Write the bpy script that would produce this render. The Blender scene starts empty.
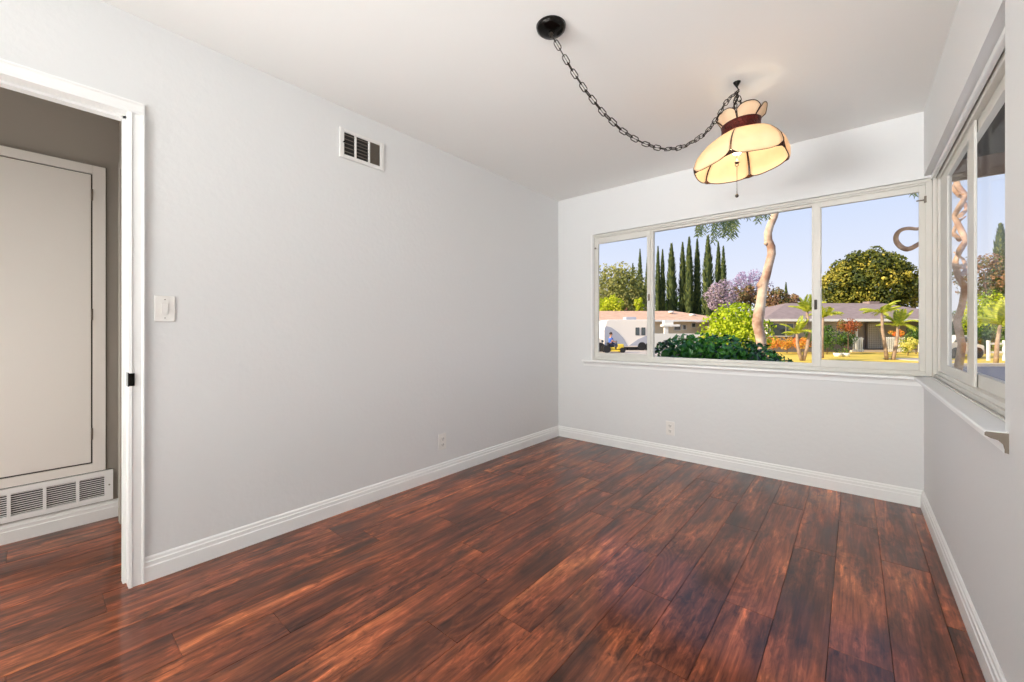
import bpy, bmesh, math, random
from mathutils import Vector, Matrix, noise as mnoise

SC = bpy.context.scene
COL = SC.collection
PI = math.pi

# ---------------------------------------------------------------- camera
YAW = math.radians(40.1)
CAMP = Vector((2.358, 0.0, 1.088))
FPX = 406.6
VV = Vector((-math.sin(YAW), math.cos(YAW), 0))
RR = Vector((math.cos(YAW), math.sin(YAW), 0))
cd = bpy.data.cameras.new('camera')
cam = bpy.data.objects.new('camera', cd); COL.objects.link(cam)
cam.location = CAMP
cam.rotation_euler = (PI / 2, 0, YAW)
cd.sensor_width = 36; cd.lens = 36 * FPX / 1024
cd.shift_y = -10 / 1024
cd.clip_start = 0.02; cd.clip_end = 600
SC.camera = cam

# ---------------------------------------------------------------- world, sun, lights, exposure
SC.cycles.sample_clamp_indirect = 6.0
SC.view_settings.view_transform = 'Standard'
SC.view_settings.look = 'None'
SC.view_settings.gamma = 1.0
SC.view_settings.use_curve_mapping = False
SC.view_settings.exposure = 0.22

w = bpy.data.worlds.new('sky'); SC.world = w; w.use_nodes = True
nt = w.node_tree; nt.nodes.clear()
o_ = nt.nodes.new('ShaderNodeOutputWorld'); b_ = nt.nodes.new('ShaderNodeBackground')
tc = nt.nodes.new('ShaderNodeTexCoord'); sp = nt.nodes.new('ShaderNodeSeparateXYZ')
rp = nt.nodes.new('ShaderNodeValToRGB')
nt.links.new(tc.outputs['Generated'], sp.inputs[0]); nt.links.new(sp.outputs['Z'], rp.inputs[0])
cr = rp.color_ramp
cr.elements[0].position = 0.0; cr.elements[0].color = (0.86, 0.87, 0.93, 1)
cr.elements[1].position = 1.0; cr.elements[1].color = (0.22, 0.36, 0.72, 1)
for p_, c_ in ((0.10, (0.76, 0.80, 0.92)), (0.26, (0.60, 0.70, 0.92)), (0.55, (0.42, 0.56, 0.86))):
    e_ = cr.elements.new(p_); e_.color = (*c_, 1)
nt.links.new(rp.outputs[0], b_.inputs[0]); b_.inputs[1].default_value = 0.93
nt.links.new(b_.outputs[0], o_.inputs[0])

sun = bpy.data.lights.new('sun', 'SUN'); sun.energy = 6.2; sun.angle = 0.01; sun.color = (1.0, 0.86, 0.66)
so = bpy.data.objects.new('sun', sun); COL.objects.link(so)
sun_dir = Vector((0.62, 0.80, -0.50))      # travels from behind and left of the camera, low and warm
so.rotation_euler = sun_dir.to_track_quat('-Z', 'Y').to_euler()
so.location = (-5, -5, 12)

# uplighter area light, added unseen behind the camera to brighten the room
FILL_LIGHTS = [(2.2, -3.6, 225.0)]
for lx, ly, pw in FILL_LIGHTS:
    ld = bpy.data.lights.new('upfill', 'AREA'); ld.shape = 'DISK'; ld.size = 0.34
    ld.energy = pw; ld.color = (0.93, 0.97, 1.0)
    lo = bpy.data.objects.new('upfill_light', ld); COL.objects.link(lo)
    lo.location = (lx, ly, 1.10); lo.rotation_euler = (PI, 0, 0)

# unseen area lights added behind the camera to fill the walls and ceiling
for nm, loc, aim, sx_, sy_, pw, spr in (('rear_right_fill', (3.1, -4.6, 1.35), (-0.31, 0.95, 0.06), 2.4, 1.6, 14.5, 55),
                                        ('rear_left_fill', (-0.6, -4.6, 1.2), (0.27, 0.95, 0.16), 2.4, 1.8, 46.0, 65),
                                        ('low_fill_light', (1.35, -1.25, 0.30), (0.0, 0.72, 0.69), 1.8, 0.9, 5.4, 75)):
    ld = bpy.data.lights.new(nm, 'AREA'); ld.shape = 'RECTANGLE'; ld.size = sx_; ld.size_y = sy_
    ld.energy = pw; ld.color = (0.98, 0.985, 0.98); ld.spread = math.radians(spr)
    lo = bpy.data.objects.new(nm, ld); COL.objects.link(lo)
    lo.location = loc; lo.rotation_euler = Vector(aim).to_track_quat('-Z', 'Y').to_euler()
# fill light added at the hall's unseen end to brighten it
ld = bpy.data.lights.new('hall_fill', 'AREA'); ld.shape = 'RECTANGLE'; ld.size = 0.75; ld.size_y = 1.5
ld.energy = 10.0; ld.color = (1.0, 0.98, 0.95)
lo = bpy.data.objects.new('hall_fill', ld); COL.objects.link(lo)
lo.location = (-0.55, -1.06, 0.85); lo.rotation_euler = (PI / 2, 0, 0)

# ---------------------------------------------------------------- helpers
def srgb(r, g, b):
    def f(c):
        c /= 255.0
        return c / 12.92 if c <= 0.04045 else ((c + 0.055) / 1.055) ** 2.4
    return (f(r), f(g), f(b), 1.0)

def F(l, D, z):
    """world point from sideways distance l and depth D in the camera's heading"""
    p = CAMP + VV * D + RR * l
    return Vector((p.x, p.y, z))

def P(px, y, D):
    """photo pixel at depth D"""
    return F((px - 512) / FPX * D, D, CAMP.z + (331 - y) / FPX * D)

GZ = -0.30
def PG(px, D, z=GZ):
    return F((px - 512) / FPX * D, D, z)

def new_mat(name):
    m = bpy.data.materials.new(name); m.use_nodes = True
    m.node_tree.nodes.clear()
    return m, m.node_tree.nodes, m.node_tree.links

def mat(name, col, rough=0.5, metal=0.0, spec=0.5, var=0.0, vscale=3.0, bump=0.0, bscale=60.0, emit=None, col2=None):
    m, N, L = new_mat(name)
    out = N.new('ShaderNodeOutputMaterial'); b = N.new('ShaderNodeBsdfPrincipled')
    L.new(b.outputs[0], out.inputs[0])
    b.inputs['Base Color'].default_value = col
    b.inputs['Roughness'].default_value = rough
    b.inputs['Metallic'].default_value = metal
    b.inputs['Specular IOR Level'].default_value = spec
    if var > 0 or bump > 0:
        tc = N.new('ShaderNodeTexCoord')
    if var > 0:
        n = N.new('ShaderNodeTexNoise'); n.inputs['Scale'].default_value = vscale; n.inputs['Detail'].default_value = 4
        L.new(tc.outputs['Object'], n.inputs['Vector'])
        mx = N.new('ShaderNodeMix'); mx.data_type = 'RGBA'
        c2 = col2 if col2 else tuple(c * (1 - var) for c in col[:3]) + (1,)
        rmp = N.new('ShaderNodeMapRange'); rmp.inputs[1].default_value = 0.35; rmp.inputs[2].default_value = 0.65
        L.new(n.outputs['Fac'], rmp.inputs[0]); L.new(rmp.outputs[0], mx.inputs[0])
        mx.inputs[6].default_value = col; mx.inputs[7].default_value = c2
        L.new(mx.outputs[2], b.inputs['Base Color'])
    if bump > 0:
        n2 = N.new('ShaderNodeTexNoise'); n2.inputs['Scale'].default_value = bscale; n2.inputs['Detail'].default_value = 3
        L.new(tc.outputs['Object'], n2.inputs['Vector'])
        bp = N.new('ShaderNodeBump'); bp.inputs['Strength'].default_value = bump; bp.inputs['Distance'].default_value = 0.01
        L.new(n2.outputs['Fac'], bp.inputs['Height']); L.new(bp.outputs[0], b.inputs['Normal'])
    if emit:
        b.inputs['Emission Color'].default_value = emit[0]; b.inputs['Emission Strength'].default_value = emit[1]
    return m

def glass_mat(name, tint=(1, 1, 1, 1), base=0.0):
    m, N, L = new_mat(name)
    out = N.new('ShaderNodeOutputMaterial'); mix = N.new('ShaderNodeMixShader')
    tr = N.new('ShaderNodeBsdfTransparent'); gl = N.new('ShaderNodeBsdfGlossy')
    tr.inputs[0].default_value = tint; gl.inputs['Roughness'].default_value = 0.0
    lw = N.new('ShaderNodeLayerWeight'); lw.inputs[0].default_value = 0.5
    pw = N.new('ShaderNodeMath'); pw.operation = 'POWER'; pw.inputs[1].default_value = 14
    ma = N.new('ShaderNodeMath'); ma.operation = 'MULTIPLY_ADD'; ma.inputs[1].default_value = 1 - base; ma.inputs[2].default_value = base
    L.new(lw.outputs['Facing'], pw.inputs[0]); L.new(pw.outputs[0], ma.inputs[0]); L.new(ma.outputs[0], mix.inputs[0])
    L.new(tr.outputs[0], mix.inputs[1]); L.new(gl.outputs[0], mix.inputs[2]); L.new(mix.outputs[0], out.inputs[0])
    return m

def leaf_mat(name, cols, rough=0.6, trans=0.25, spec=0.3):
    """colour picked per leaf from the face attribute rnd"""
    m, N, L = new_mat(name)
    out = N.new('ShaderNodeOutputMaterial'); b = N.new('ShaderNodeBsdfPrincipled')
    at = N.new('ShaderNodeAttribute'); at.attribute_name = 'rnd'
    r = N.new('ShaderNodeValToRGB')
    k = len(cols)
    r.color_ramp.elements[0].color = cols[0]; r.color_ramp.elements[0].position = 0
    r.color_ramp.elements[1].color = cols[-1]; r.color_ramp.elements[1].position = 1
    for i in range(1, k - 1):
        e = r.color_ramp.elements.new(i / (k - 1)); e.color = cols[i]
    L.new(at.outputs['Fac'], r.inputs[0]); L.new(r.outputs[0], b.inputs['Base Color'])
    b.inputs['Roughness'].default_value = rough; b.inputs['Specular IOR Level'].default_value = spec
    t = N.new('ShaderNodeBsdfTranslucent'); L.new(r.outputs[0], t.inputs[0])
    mx = N.new('ShaderNodeMixShader'); mx.inputs[0].default_value = trans
    L.new(b.outputs[0], mx.inputs[1]); L.new(t.outputs[0], mx.inputs[2]); L.new(mx.outputs[0], out.inputs[0])
    return m

class MB:
    """collects shapes and links them as one mesh object"""
    def __init__(s):
        s.v = []; s.f = []; s.r = []; s.sm = []
    def add(s, vs, fs, rnd=0.5, smooth=False):
        o = len(s.v); s.v += [tuple(v) for v in vs]
        for f in fs:
            s.f.append(tuple(o + i for i in f)); s.r.append(rnd); s.sm.append(smooth)
    def hexa(s, p):
        """eight corners: bottom loop then top loop"""
        s.add(p, [(3, 2, 1, 0), (4, 5, 6, 7), (0, 1, 5, 4), (1, 2, 6, 5), (2, 3, 7, 6), (3, 0, 4, 7)])
        return s
    def box(s, x0, x1, y0, y1, z0, z1):
        if x0 > x1: x0, x1 = x1, x0
        if y0 > y1: y0, y1 = y1, y0
        return s.hexa([(x0, y0, z0), (x1, y0, z0), (x1, y1, z0), (x0, y1, z0), (x0, y0, z1), (x1, y0, z1), (x1, y1, z1), (x0, y1, z1)])
    def fbox(s, l0, l1, D0, D1, z0, z1):
        """box squared up with the camera's heading (the houses across the street)"""
        return s.hexa([F(l0, D0, z0), F(l1, D0, z0), F(l1, D1, z0), F(l0, D1, z0), F(l0, D0, z1), F(l1, D0, z1), F(l1, D1, z1), F(l0, D1, z1)])
    def tube(s, pts, rad, n=8, closed=False, caps=True):
        pts = [Vector(p) for p in pts]; k = len(pts)
        if not isinstance(rad, (list, tuple)): rad = [rad] * k
        o = len(s.v); up = Vector((0, 0, 1)); prev = None
        for i, p in enumerate(pts):
            if closed: t = pts[(i + 1) % k] - pts[i - 1]
            else: t = pts[min(i + 1, k - 1)] - pts[max(i - 1, 0)]
            if t.length < 1e-9: t = Vector((0, 0, 1))
            t.normalize()
            if prev is None:
                a = up if abs(t.dot(up)) < 0.9 else Vector((1, 0, 0))
                nn = t.cross(a).normalized()
            else:
                nn = (prev - t * prev.dot(t))
                nn = nn.normalized() if nn.length > 1e-6 else t.orthogonal().normalized()
            prev = nn; bb = t.cross(nn)
            for j in range(n):
                a = 2 * PI * j / n
                s.v.append(tuple(p + (nn * math.cos(a) + bb * math.sin(a)) * rad[i]))
        m = k if closed else k - 1
        for i in range(m):
            for j in range(n):
                a = o + i * n + j; b = o + i * n + (j + 1) % n
                c = o + ((i + 1) % k) * n + (j + 1) % n; d = o + ((i + 1) % k) * n + j
                s.f.append((a, b, c, d)); s.r.append(0.5); s.sm.append(True)
        if caps and not closed:
            s.f.append(tuple(o + j for j in range(n))[::-1]); s.r.append(0.5); s.sm.append(False)
            s.f.append(tuple(o + (k - 1) * n + j for j in range(n))); s.r.append(0.5); s.sm.append(False)
        return s
    def lathe(s, prof, cx, cy, n=32, a0=0.0):
        """prof list of (r, z)"""
        o = len(s.v); k = len(prof)
        for r, z in prof:
            for j in range(n):
                a = a0 + 2 * PI * j / n
                s.v.append((cx + r * math.cos(a), cy + r * math.sin(a), z))
        for i in range(k - 1):
            for j in range(n):
                s.f.append((o + i * n + j, o + i * n + (j + 1) % n, o + (i + 1) * n + (j + 1) % n, o + (i + 1) * n + j))
                s.r.append(0.5); s.sm.append(True)
        return s
    def prism(s, poly, fn, a, b):
        """poly of 2D points; fn(u, v, w) -> world; extruded from w=a to w=b"""
        k = len(poly)
        vs = [fn(u, v, a) for u, v in poly] + [fn(u, v, b) for u, v in poly]
        fs = [tuple(range(k)), tuple(range(2 * k - 1, k - 1, -1))] + [(i, k + i, k + (i + 1) % k, (i + 1) % k) for i in range(k)]
        s.add(vs, fs); return s
    def ball(s, c, r, n=10, sx=1, sy=1, sz=1):
        c = Vector(c); prof = []
        o = len(s.v); rings = n // 2 + 1
        for i in range(rings + 1):
            th = PI * i / rings
            for j in range(n):
                a = 2 * PI * j / n
                s.v.append((c.x + r * sx * math.sin(th) * math.cos(a), c.y + r * sy * math.sin(th) * math.sin(a), c.z + r * sz * math.cos(th)))
        for i in range(rings):
            for j in range(n):
                s.f.append((o + i * n + j, o + (i + 1) * n + j, o + (i + 1) * n + (j + 1) % n, o + i * n + (j + 1) % n)); s.r.append(0.5); s.sm.append(True)
        return s
    def build(s, name, m, parent=None, bevel=0.0, recalc=True, kind=None):
        off = Vector((0, 0, 0))
        q = parent
        while q is not None:
            off += q.location; q = q.parent
        me = bpy.data.meshes.new(name)
        me.from_pydata([(v[0] - off.x, v[1] - off.y, v[2] - off.z) for v in s.v], [], s.f)
        me.validate(); me.update()
        if len(me.polygons) == len(s.r):
            at = me.attributes.new('rnd', 'FLOAT', 'FACE')
            at.data.foreach_set('value', s.r)
            me.polygons.foreach_set('use_smooth', s.sm)
        if recalc:
            bm = bmesh.new(); bm.from_mesh(me); bmesh.ops.recalc_face_normals(bm, faces=bm.faces); bm.to_mesh(me); bm.free()
        me.materials.append(m)
        o = bpy.data.objects.new(name, me); COL.objects.link(o)
        if parent: o.parent = parent
        if bevel > 0:
            md = o.modifiers.new('bevel', 'BEVEL'); md.width = bevel; md.segments = 2; md.limit_method = 'ANGLE'
        if kind: o['kind'] = kind
        return o

def struct(o): o['kind'] = 'structure'; return o
def thing(name, label, cat, loc, group=None):
    o = bpy.data.objects.new(name, None); COL.objects.link(o); o.location = loc; o.empty_display_size = 0.1
    o['label'] = label; o['category'] = cat
    if group: o['group'] = group
    return o
def tag(o, label, cat, group=None, kind=None):
    o['label'] = label; o['category'] = cat
    if group: o['group'] = group
    if kind: o['kind'] = kind
    return o
def sroot(name, loc=(0, 0, 0)):
    o = bpy.data.objects.new(name, None); COL.objects.link(o); o.location = loc; o['kind'] = 'structure'; return o

# ---------------------------------------------------------------- materials
M = {}
M['wall'] = mat('wall_paint', srgb(228, 228, 227), 0.75, spec=0.25, bump=0.12, bscale=35)
M['ceil'] = mat('ceiling_paint', srgb(248, 247, 244), 0.8, spec=0.2, bump=0.07, bscale=22)
M['trim'] = mat('trim_paint', srgb(246, 246, 244), 0.35, spec=0.5)
M['frame'] = mat('window_frame_paint', srgb(216, 213, 205), 0.4, spec=0.45)
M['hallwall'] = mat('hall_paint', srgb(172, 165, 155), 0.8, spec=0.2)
M['halldoor'] = mat('hall_door_paint', srgb(238, 233, 226), 0.5, spec=0.4, bump=0.05, bscale=20)
M['gap'] = mat('shadow_gap', srgb(70, 62, 54), 0.9)
M['black'] = mat('black_metal', srgb(30, 28, 26), 0.16, metal=0.85)
M['bronze'] = mat('dark_bronze', srgb(52, 46, 40), 0.35, metal=0.8)
M['dark'] = mat('dark_inside', srgb(38, 36, 34), 0.8)
M['slat'] = mat('duct_slat_metal', srgb(120, 110, 98), 0.5, metal=0.4)
M['register'] = mat('register_paint', srgb(233, 231, 227), 0.4)
M['plastic'] = mat('white_plastic', srgb(236, 233, 228), 0.3, spec=0.5)
M['slot'] = mat('outlet_slot', srgb(70, 68, 66), 0.6)
M['glass'] = glass_mat('window_glass')
M['lead'] = mat('lead_came', srgb(58, 32, 22), 0.45, metal=0.5)
M['band'] = mat('pressed_copper_band', srgb(96, 26, 16), 0.4, metal=0.6, var=0.5, vscale=60, bump=0.6, bscale=120)
M['soffit'] = mat('brown_soffit', srgb(40, 30, 22), 0.8, var=0.3, vscale=5)
M['fascia'] = mat('brown_fascia', srgb(122, 92, 72), 0.6)
M['stucco'] = mat('outside_stucco', srgb(205, 195, 178), 0.9, bump=0.3)
M['bark'] = mat('pale_bark', srgb(222, 202, 178), 0.85, var=0.35, vscale=3.5, bump=0.9, bscale=9, col2=srgb(158, 120, 98))
M['vine'] = mat('gnarled_bark', srgb(206, 172, 142), 0.85, var=0.5, vscale=8, bump=0.8, bscale=20, col2=srgb(150, 112, 86))
M['trunk'] = mat('brown_bark', srgb(120, 96, 78), 0.9, var=0.4, vscale=3)
M['palmtrunk'] = mat('palm_trunk', srgb(176, 150, 128), 0.85, var=0.4, vscale=6)

# shade glass: milky art glass lit from inside
m, N, L = new_mat('cream_art_glass')
out = N.new('ShaderNodeOutputMaterial'); b = N.new('ShaderNodeBsdfPrincipled'); t = N.new('ShaderNodeBsdfTranslucent'); mx = N.new('ShaderNodeMixShader')
tc = N.new('ShaderNodeTexCoord'); n = N.new('ShaderNodeTexNoise'); n.inputs['Scale'].default_value = 14; n.inputs['Detail'].default_value = 3
mc = N.new('ShaderNodeMix'); mc.data_type = 'RGBA'; mc.inputs[6].default_value = srgb(255, 240, 216); mc.inputs[7].default_value = srgb(250, 224, 190)
L.new(tc.outputs['Object'], n.inputs['Vector']); L.new(n.outputs['Fac'], mc.inputs[0])
L.new(mc.outputs[2], b.inputs['Base Color']); L.new(mc.outputs[2], t.inputs[0])
b.inputs['Roughness'].default_value = 0.25; mx.inputs[0].default_value = 0.5
L.new(b.outputs[0], mx.inputs[1]); L.new(t.outputs[0], mx.inputs[2]); L.new(mx.outputs[0], out.inputs[0])
M['shade'] = m

# floor: hand-scraped red-brown wood
m, N, L = new_mat('hand_scraped_wood')
out = N.new('ShaderNodeOutputMaterial'); b = N.new('ShaderNodeBsdfPrincipled'); L.new(b.outputs[0], out.inputs[0])
tc = N.new('ShaderNodeTexCoord'); at = N.new('ShaderNodeAttribute'); at.attribute_name = 'rnd'
cmb = N.new('ShaderNodeCombineXYZ')
mu = N.new('ShaderNodeMath'); mu.operation = 'MULTIPLY'; mu.inputs[1].default_value = 37.0; L.new(at.outputs['Fac'], mu.inputs[0])
mu2 = N.new('ShaderNodeMath'); mu2.operation = 'MULTIPLY'; mu2.inputs[1].default_value = 91.0; L.new(at.outputs['Fac'], mu2.inputs[0])
L.new(mu.outputs[0], cmb.inputs[0]); L.new(mu2.outputs[0], cmb.inputs[1]); L.new(mu.outputs[0], cmb.inputs[2])
va = N.new('ShaderNodeVectorMath'); va.operation = 'ADD'; L.new(tc.outputs['Object'], va.inputs[0]); L.new(cmb.outputs[0], va.inputs[1])
def stretched(sx, sy, scale, detail=4, dist=0.0, rough=0.55):
    mp = N.new('ShaderNodeMapping'); mp.inputs['Scale'].default_value = (sx, sy, 1); L.new(va.outputs[0], mp.inputs[0])
    n = N.new('ShaderNodeTexNoise'); n.inputs['Scale'].default_value = scale; n.inputs['Detail'].default_value = detail
    n.inputs['Distortion'].default_value = dist; n.inputs['Roughness'].default_value = rough
    L.new(mp.outputs[0], n.inputs['Vector']); return n
def ramp(src, stops):
    r = N.new('ShaderNodeValToRGB'); L.new(src, r.inputs[0])
    r.color_ramp.elements[0].position = stops[0][0]; r.color_ramp.elements[0].color = stops[0][1]
    r.color_ramp.elements[1].position = stops[-1][0]; r.color_ramp.elements[1].color = stops[-1][1]
    for p, c in stops[1:-1]:
        e = r.color_ramp.elements.new(p); e.color = c
    return r
def mixc(fac, a, bcol, mode='MIX'):
    x = N.new('ShaderNodeMix'); x.data_type = 'RGBA'; x.blend_type = mode
    if isinstance(fac, float): x.inputs[0].default_value = fac
    else: L.new(fac, x.inputs[0])
    for i, q in ((6, a), (7, bcol)):
        if isinstance(q, tuple): x.inputs[i].default_value = q
        else: L.new(q, x.inputs[i])
    return x.outputs[2]
W4 = lambda g: (g, g, g, 1)
n1 = stretched(5.0, 1.3, 1.0, 3, 0.3, 0.5)
base = ramp(n1.outputs['Fac'], [(0.32, srgb(98, 50, 33)), (0.46, srgb(128, 66, 41)), (0.58, srgb(149, 79, 47)), (0.70, srgb(175, 99, 58))])
n1b = stretched(30, 2.6, 1.0, 5, 0.45, 0.6)
strk = ramp(n1b.outputs['Fac'], [(0.30, W4(0.48)), (0.43, W4(0.80)), (0.53, W4(1.08)), (0.62, W4(1.6)), (0.74, W4(2.1))])
c0 = mixc(1.0, base.outputs[0], strk.outputs[0], 'MULTIPLY')
n2 = stretched(120, 4.0, 1.0, 3, 0.4)
grain = ramp(n2.outputs['Fac'], [(0.32, W4(0.62)), (0.5, W4(0.97)), (0.68, W4(1.22))])
c1 = mixc(0.85, c0, grain.outputs[0], 'MULTIPLY')
# cathedral figure
mp = N.new('ShaderNodeMapping'); mp.inputs['Scale'].default_value = (5.0, 1.5, 1); L.new(va.outputs[0], mp.inputs[0])
wv = N.new('ShaderNodeTexNoise'); wv.inputs['Scale'].default_value = 1.0; wv.inputs['Detail'].default_value = 1.0; wv.inputs['Distortion'].default_value = 0.6
L.new(mp.outputs[0], wv.inputs['Vector'])
m3 = N.new('ShaderNodeMath'); m3.operation = 'MULTIPLY'; m3.inputs[1].default_value = 75.0; L.new(wv.outputs['Fac'], m3.inputs[0])
m4 = N.new('ShaderNodeMath'); m4.operation = 'SINE'; L.new(m3.outputs[0], m4.inputs[0])
fig = ramp(m4.outputs[0], [(0.0, W4(0.55)), (0.35, W4(1.0)), (1.0, W4(1.06))])
n7 = stretched(4.0, 1.6, 1.0, 2, 0.3)
fmask = ramp(n7.outputs['Fac'], [(0.46, W4(0.1)), (0.60, W4(0.6))])
c2 = mixc(fmask.outputs[0], c1, mixc(1.0, c1, fig.outputs[0], 'MULTIPLY'))
# smoky blotches
n5 = stretched(6.0, 2.2, 1.0, 3, 0.2)
blot = ramp(n5.outputs['Fac'], [(0.48, W4(0.0)), (0.72, W4(0.8))])
n8 = stretched(48, 13, 1.0, 4, 0.7, 0.65)
fleck = ramp(n8.outputs['Fac'], [(0.34, W4(0.34)), (0.46, W4(0.85)), (0.55, W4(1.05)), (0.66, W4(1.7))])
n9 = stretched(5, 3, 1.0, 2, 0.3)
fm2 = ramp(n9.outputs['Fac'], [(0.40, W4(0.15)), (0.60, W4(1.0))])
c2 = mixc(fm2.outputs[0], c2, mixc(1.0, c2, fleck.outputs[0], 'MULTIPLY'))
c3 = mixc(blot.outputs[0], c2, srgb(52, 33, 26))
# plank tone
tone = ramp(at.outputs['Fac'], [(0.0, W4(0.80)), (0.5, W4(1.0)), (1.0, W4(1.14))])
c4 = mixc(1.0, c3, tone.outputs[0], 'MULTIPLY')
L.new(c4, b.inputs['Base Color'])
b.inputs['Specular IOR Level'].default_value = 0.16
b.inputs['Coat Weight'].default_value = 0.55; b.inputs['Coat Roughness'].default_value = 0.12
n6 = stretched(24, 4.0, 1.0, 1, 0.3)
rr = ramp(n6.outputs['Fac'], [(0.3, W4(0.30)), (0.7, W4(0.40))]); L.new(rr.outputs[0], b.inputs['Roughness'])
bp = N.new('ShaderNodeBump'); bp.inputs['Strength'].default_value = 0.08; bp.inputs['Distance'].default_value = 0.004
L.new(n6.outputs['Fac'], bp.inputs['Height'])
bp2 = N.new('ShaderNodeBump'); bp2.inputs['Strength'].default_value = 0.04; bp2.inputs['Distance'].default_value = 0.002
L.new(n2.outputs['Fac'], bp2.inputs['Height']); L.new(bp.outputs[0], bp2.inputs['Normal']); L.new(bp2.outputs[0], b.inputs['Normal'])
M['floor'] = m
M['livfloor'] = mat('pale_bounce_floor', srgb(226, 220, 210), 0.95, spec=0.1)  # unseen floor, made pale to bounce light up to the ceiling

# ---------------------------------------------------------------- room shell
XR, YB, H = 2.685, 3.55, 2.44
T = 0.12
Y0 = -1.3          # behind the camera the room opens into a wider living room
YR, XL_, XR_ = -4.9, -3.0, 4.4
XH = -0.985        # far wall of the hall
DY0, DY1, DZ = -0.56, 0.27, 2.014   # doorway in the left wall

# floor boards: 16.5 cm wide, ends where the photo shows them
ends = {}
for row_x, ye in ((0.474, .33), (0.639, .607), (0.804, 1.434), (1.464, 1.955), (1.629, 1.664), (1.794, 1.32), (1.959, 1.81), (2.289, 1.773), (2.454, 2.61)):
    ends[round((row_x - 2.454) / 0.165)] = ye
rnd = random.Random(5)
fl = MB(); grv = 0.0011
LEN = 1.22
for k in range(-21, 2):
    xa = 2.454 + 0.165 * k; xb = xa + 0.165
    xa_, xb_ = max(xa, XH), min(xb, XR + 0.03)
    if xb_ <= xa_: continue
    e0 = ends.get(k, rnd.uniform(0, LEN))
    y = e0 - math.ceil((e0 - Y0) / LEN) * LEN
    ymax = YB if xb > 0 else 0.4
    while y < ymax:
        ya, yb = max(y, Y0), min(y + LEN, ymax + 0.03)
        y += LEN
        if yb <= ya: continue
        fl.add([(xa_ + grv, ya + grv, 0), (xb_ - grv, ya + grv, 0), (xb_ - grv, yb - grv, 0), (xa_ + grv, yb - grv, 0),
                (xa_, ya, -0.003), (xb_, ya, -0.003), (xb_, yb, -0.003), (xa_, yb, -0.003)],
               [(0, 1, 2, 3), (4, 5, 1, 0), (5, 6, 2, 1), (6, 7, 3, 2), (7, 4, 0, 3)], rnd.random())
struct(fl.build('floor', M['floor'], recalc=False))
struct(MB().box(XH - 0.1, XR + T, Y0, YB + T, -0.12, -0.004).build('floor_slab', M['dark']))
struct(MB().box(XL_ - T, XR_ + T, YR - T, Y0, -0.12, 0.0).build('floor_living_room', M['livfloor']))
struct(MB().box(XH - 0.1, XR + 0.02, Y0 - 0.02, YB + 0.02, H, H + 0.08).box(XL_ - T, XR_ + T, YR - T, Y0 - 0.02, H, H + 0.08).build('ceiling', M['ceil']))

# left wall with doorway
wl = MB()
wl.box(-T, 0, DY1 + 0.018, YB + T, 0, H); wl.box(-T, 0, Y0, DY0 - 0.018, 0, H); wl.box(-T, 0, DY0 - 0.018, DY1 + 0.018, DZ + 0.018, H)
struct(wl.build('wall_left', M['wall']))
# back wall with window opening
WBX0, WBZ0, WBZ1 = 0.382, 0.785, 2.028
wb = MB()
wb.box(0, XR + T, YB, YB + T, 0, WBZ0); wb.box(0, WBX0, YB, YB + T, WBZ0, WBZ1); wb.box(0, XR + T, YB, YB + T, WBZ1, H)
struct(wb.build('wall_back', M['wall']))
# right wall with window opening
WRY0, WRZ1 = 1.784, 2.04
wr = MB()
wr.box(XR, XR + T, Y0, YB, 0, WBZ0); wr.box(XR, XR + T, Y0, WRY0, WBZ0, H); wr.box(XR, XR + T, WRY0, YB, WRZ1, H)
struct(wr.build('wall_right', M['wall']))
# unseen rear wall
wk = MB()
wk.box(XL_ - T, XR_ + T, YR - T, YR, 0, H); wk.box(XL_ - T, XL_, YR, Y0, 0, H); wk.box(XR_, XR_ + T, YR, Y0, 0, H)
wk.box(XL_ - T, -T, Y0, Y0 + T, 0, H); wk.box(XR + T, XR_ + T, Y0, Y0 + T, 0, H)
struct(wk.build('wall_rear', M['wall']))
# hall
hw = MB()
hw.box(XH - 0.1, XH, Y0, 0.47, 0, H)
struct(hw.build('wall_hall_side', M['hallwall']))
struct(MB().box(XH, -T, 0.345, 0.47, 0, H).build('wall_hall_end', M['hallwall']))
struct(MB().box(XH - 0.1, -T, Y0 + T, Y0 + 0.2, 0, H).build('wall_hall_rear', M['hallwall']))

# baseboards (profiled)
def base_prof(h=0.105, t=0.015):
    return [(0, 0), (t, 0), (t, h * 0.60), (t * 0.80, h * 0.64), (t * 0.80, h * 0.80), (t * 0.55, h * 0.84), (t * 0.5, h * 0.94), (t * 0.2, h), (0, h)]
struct(MB().prism(base_prof(), lambda u, v, q: (u, q, v), DY1 + 0.051, YB).build('baseboard_left', M['trim']))
struct(MB().prism(base_prof(), lambda u, v, q: (q, YB - u, v), 0, XR).build('baseboard_back', M['trim']))
struct(MB().prism(base_prof(), lambda u, v, q: (XR - u, q, v), Y0, YB).build('baseboard_right', M['trim']))
struct(MB().prism(base_prof(0.10, 0.02), lambda u, v, q: (XH + 0.012 + u, q, v), Y0, 0.345).build('baseboard_hall', M['trim']))
struct(MB().prism(base_prof(), lambda u, v, q: (u, q, v), Y0, DY0 - 0.051).build('baseboard_left_rear', M['trim']))

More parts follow.
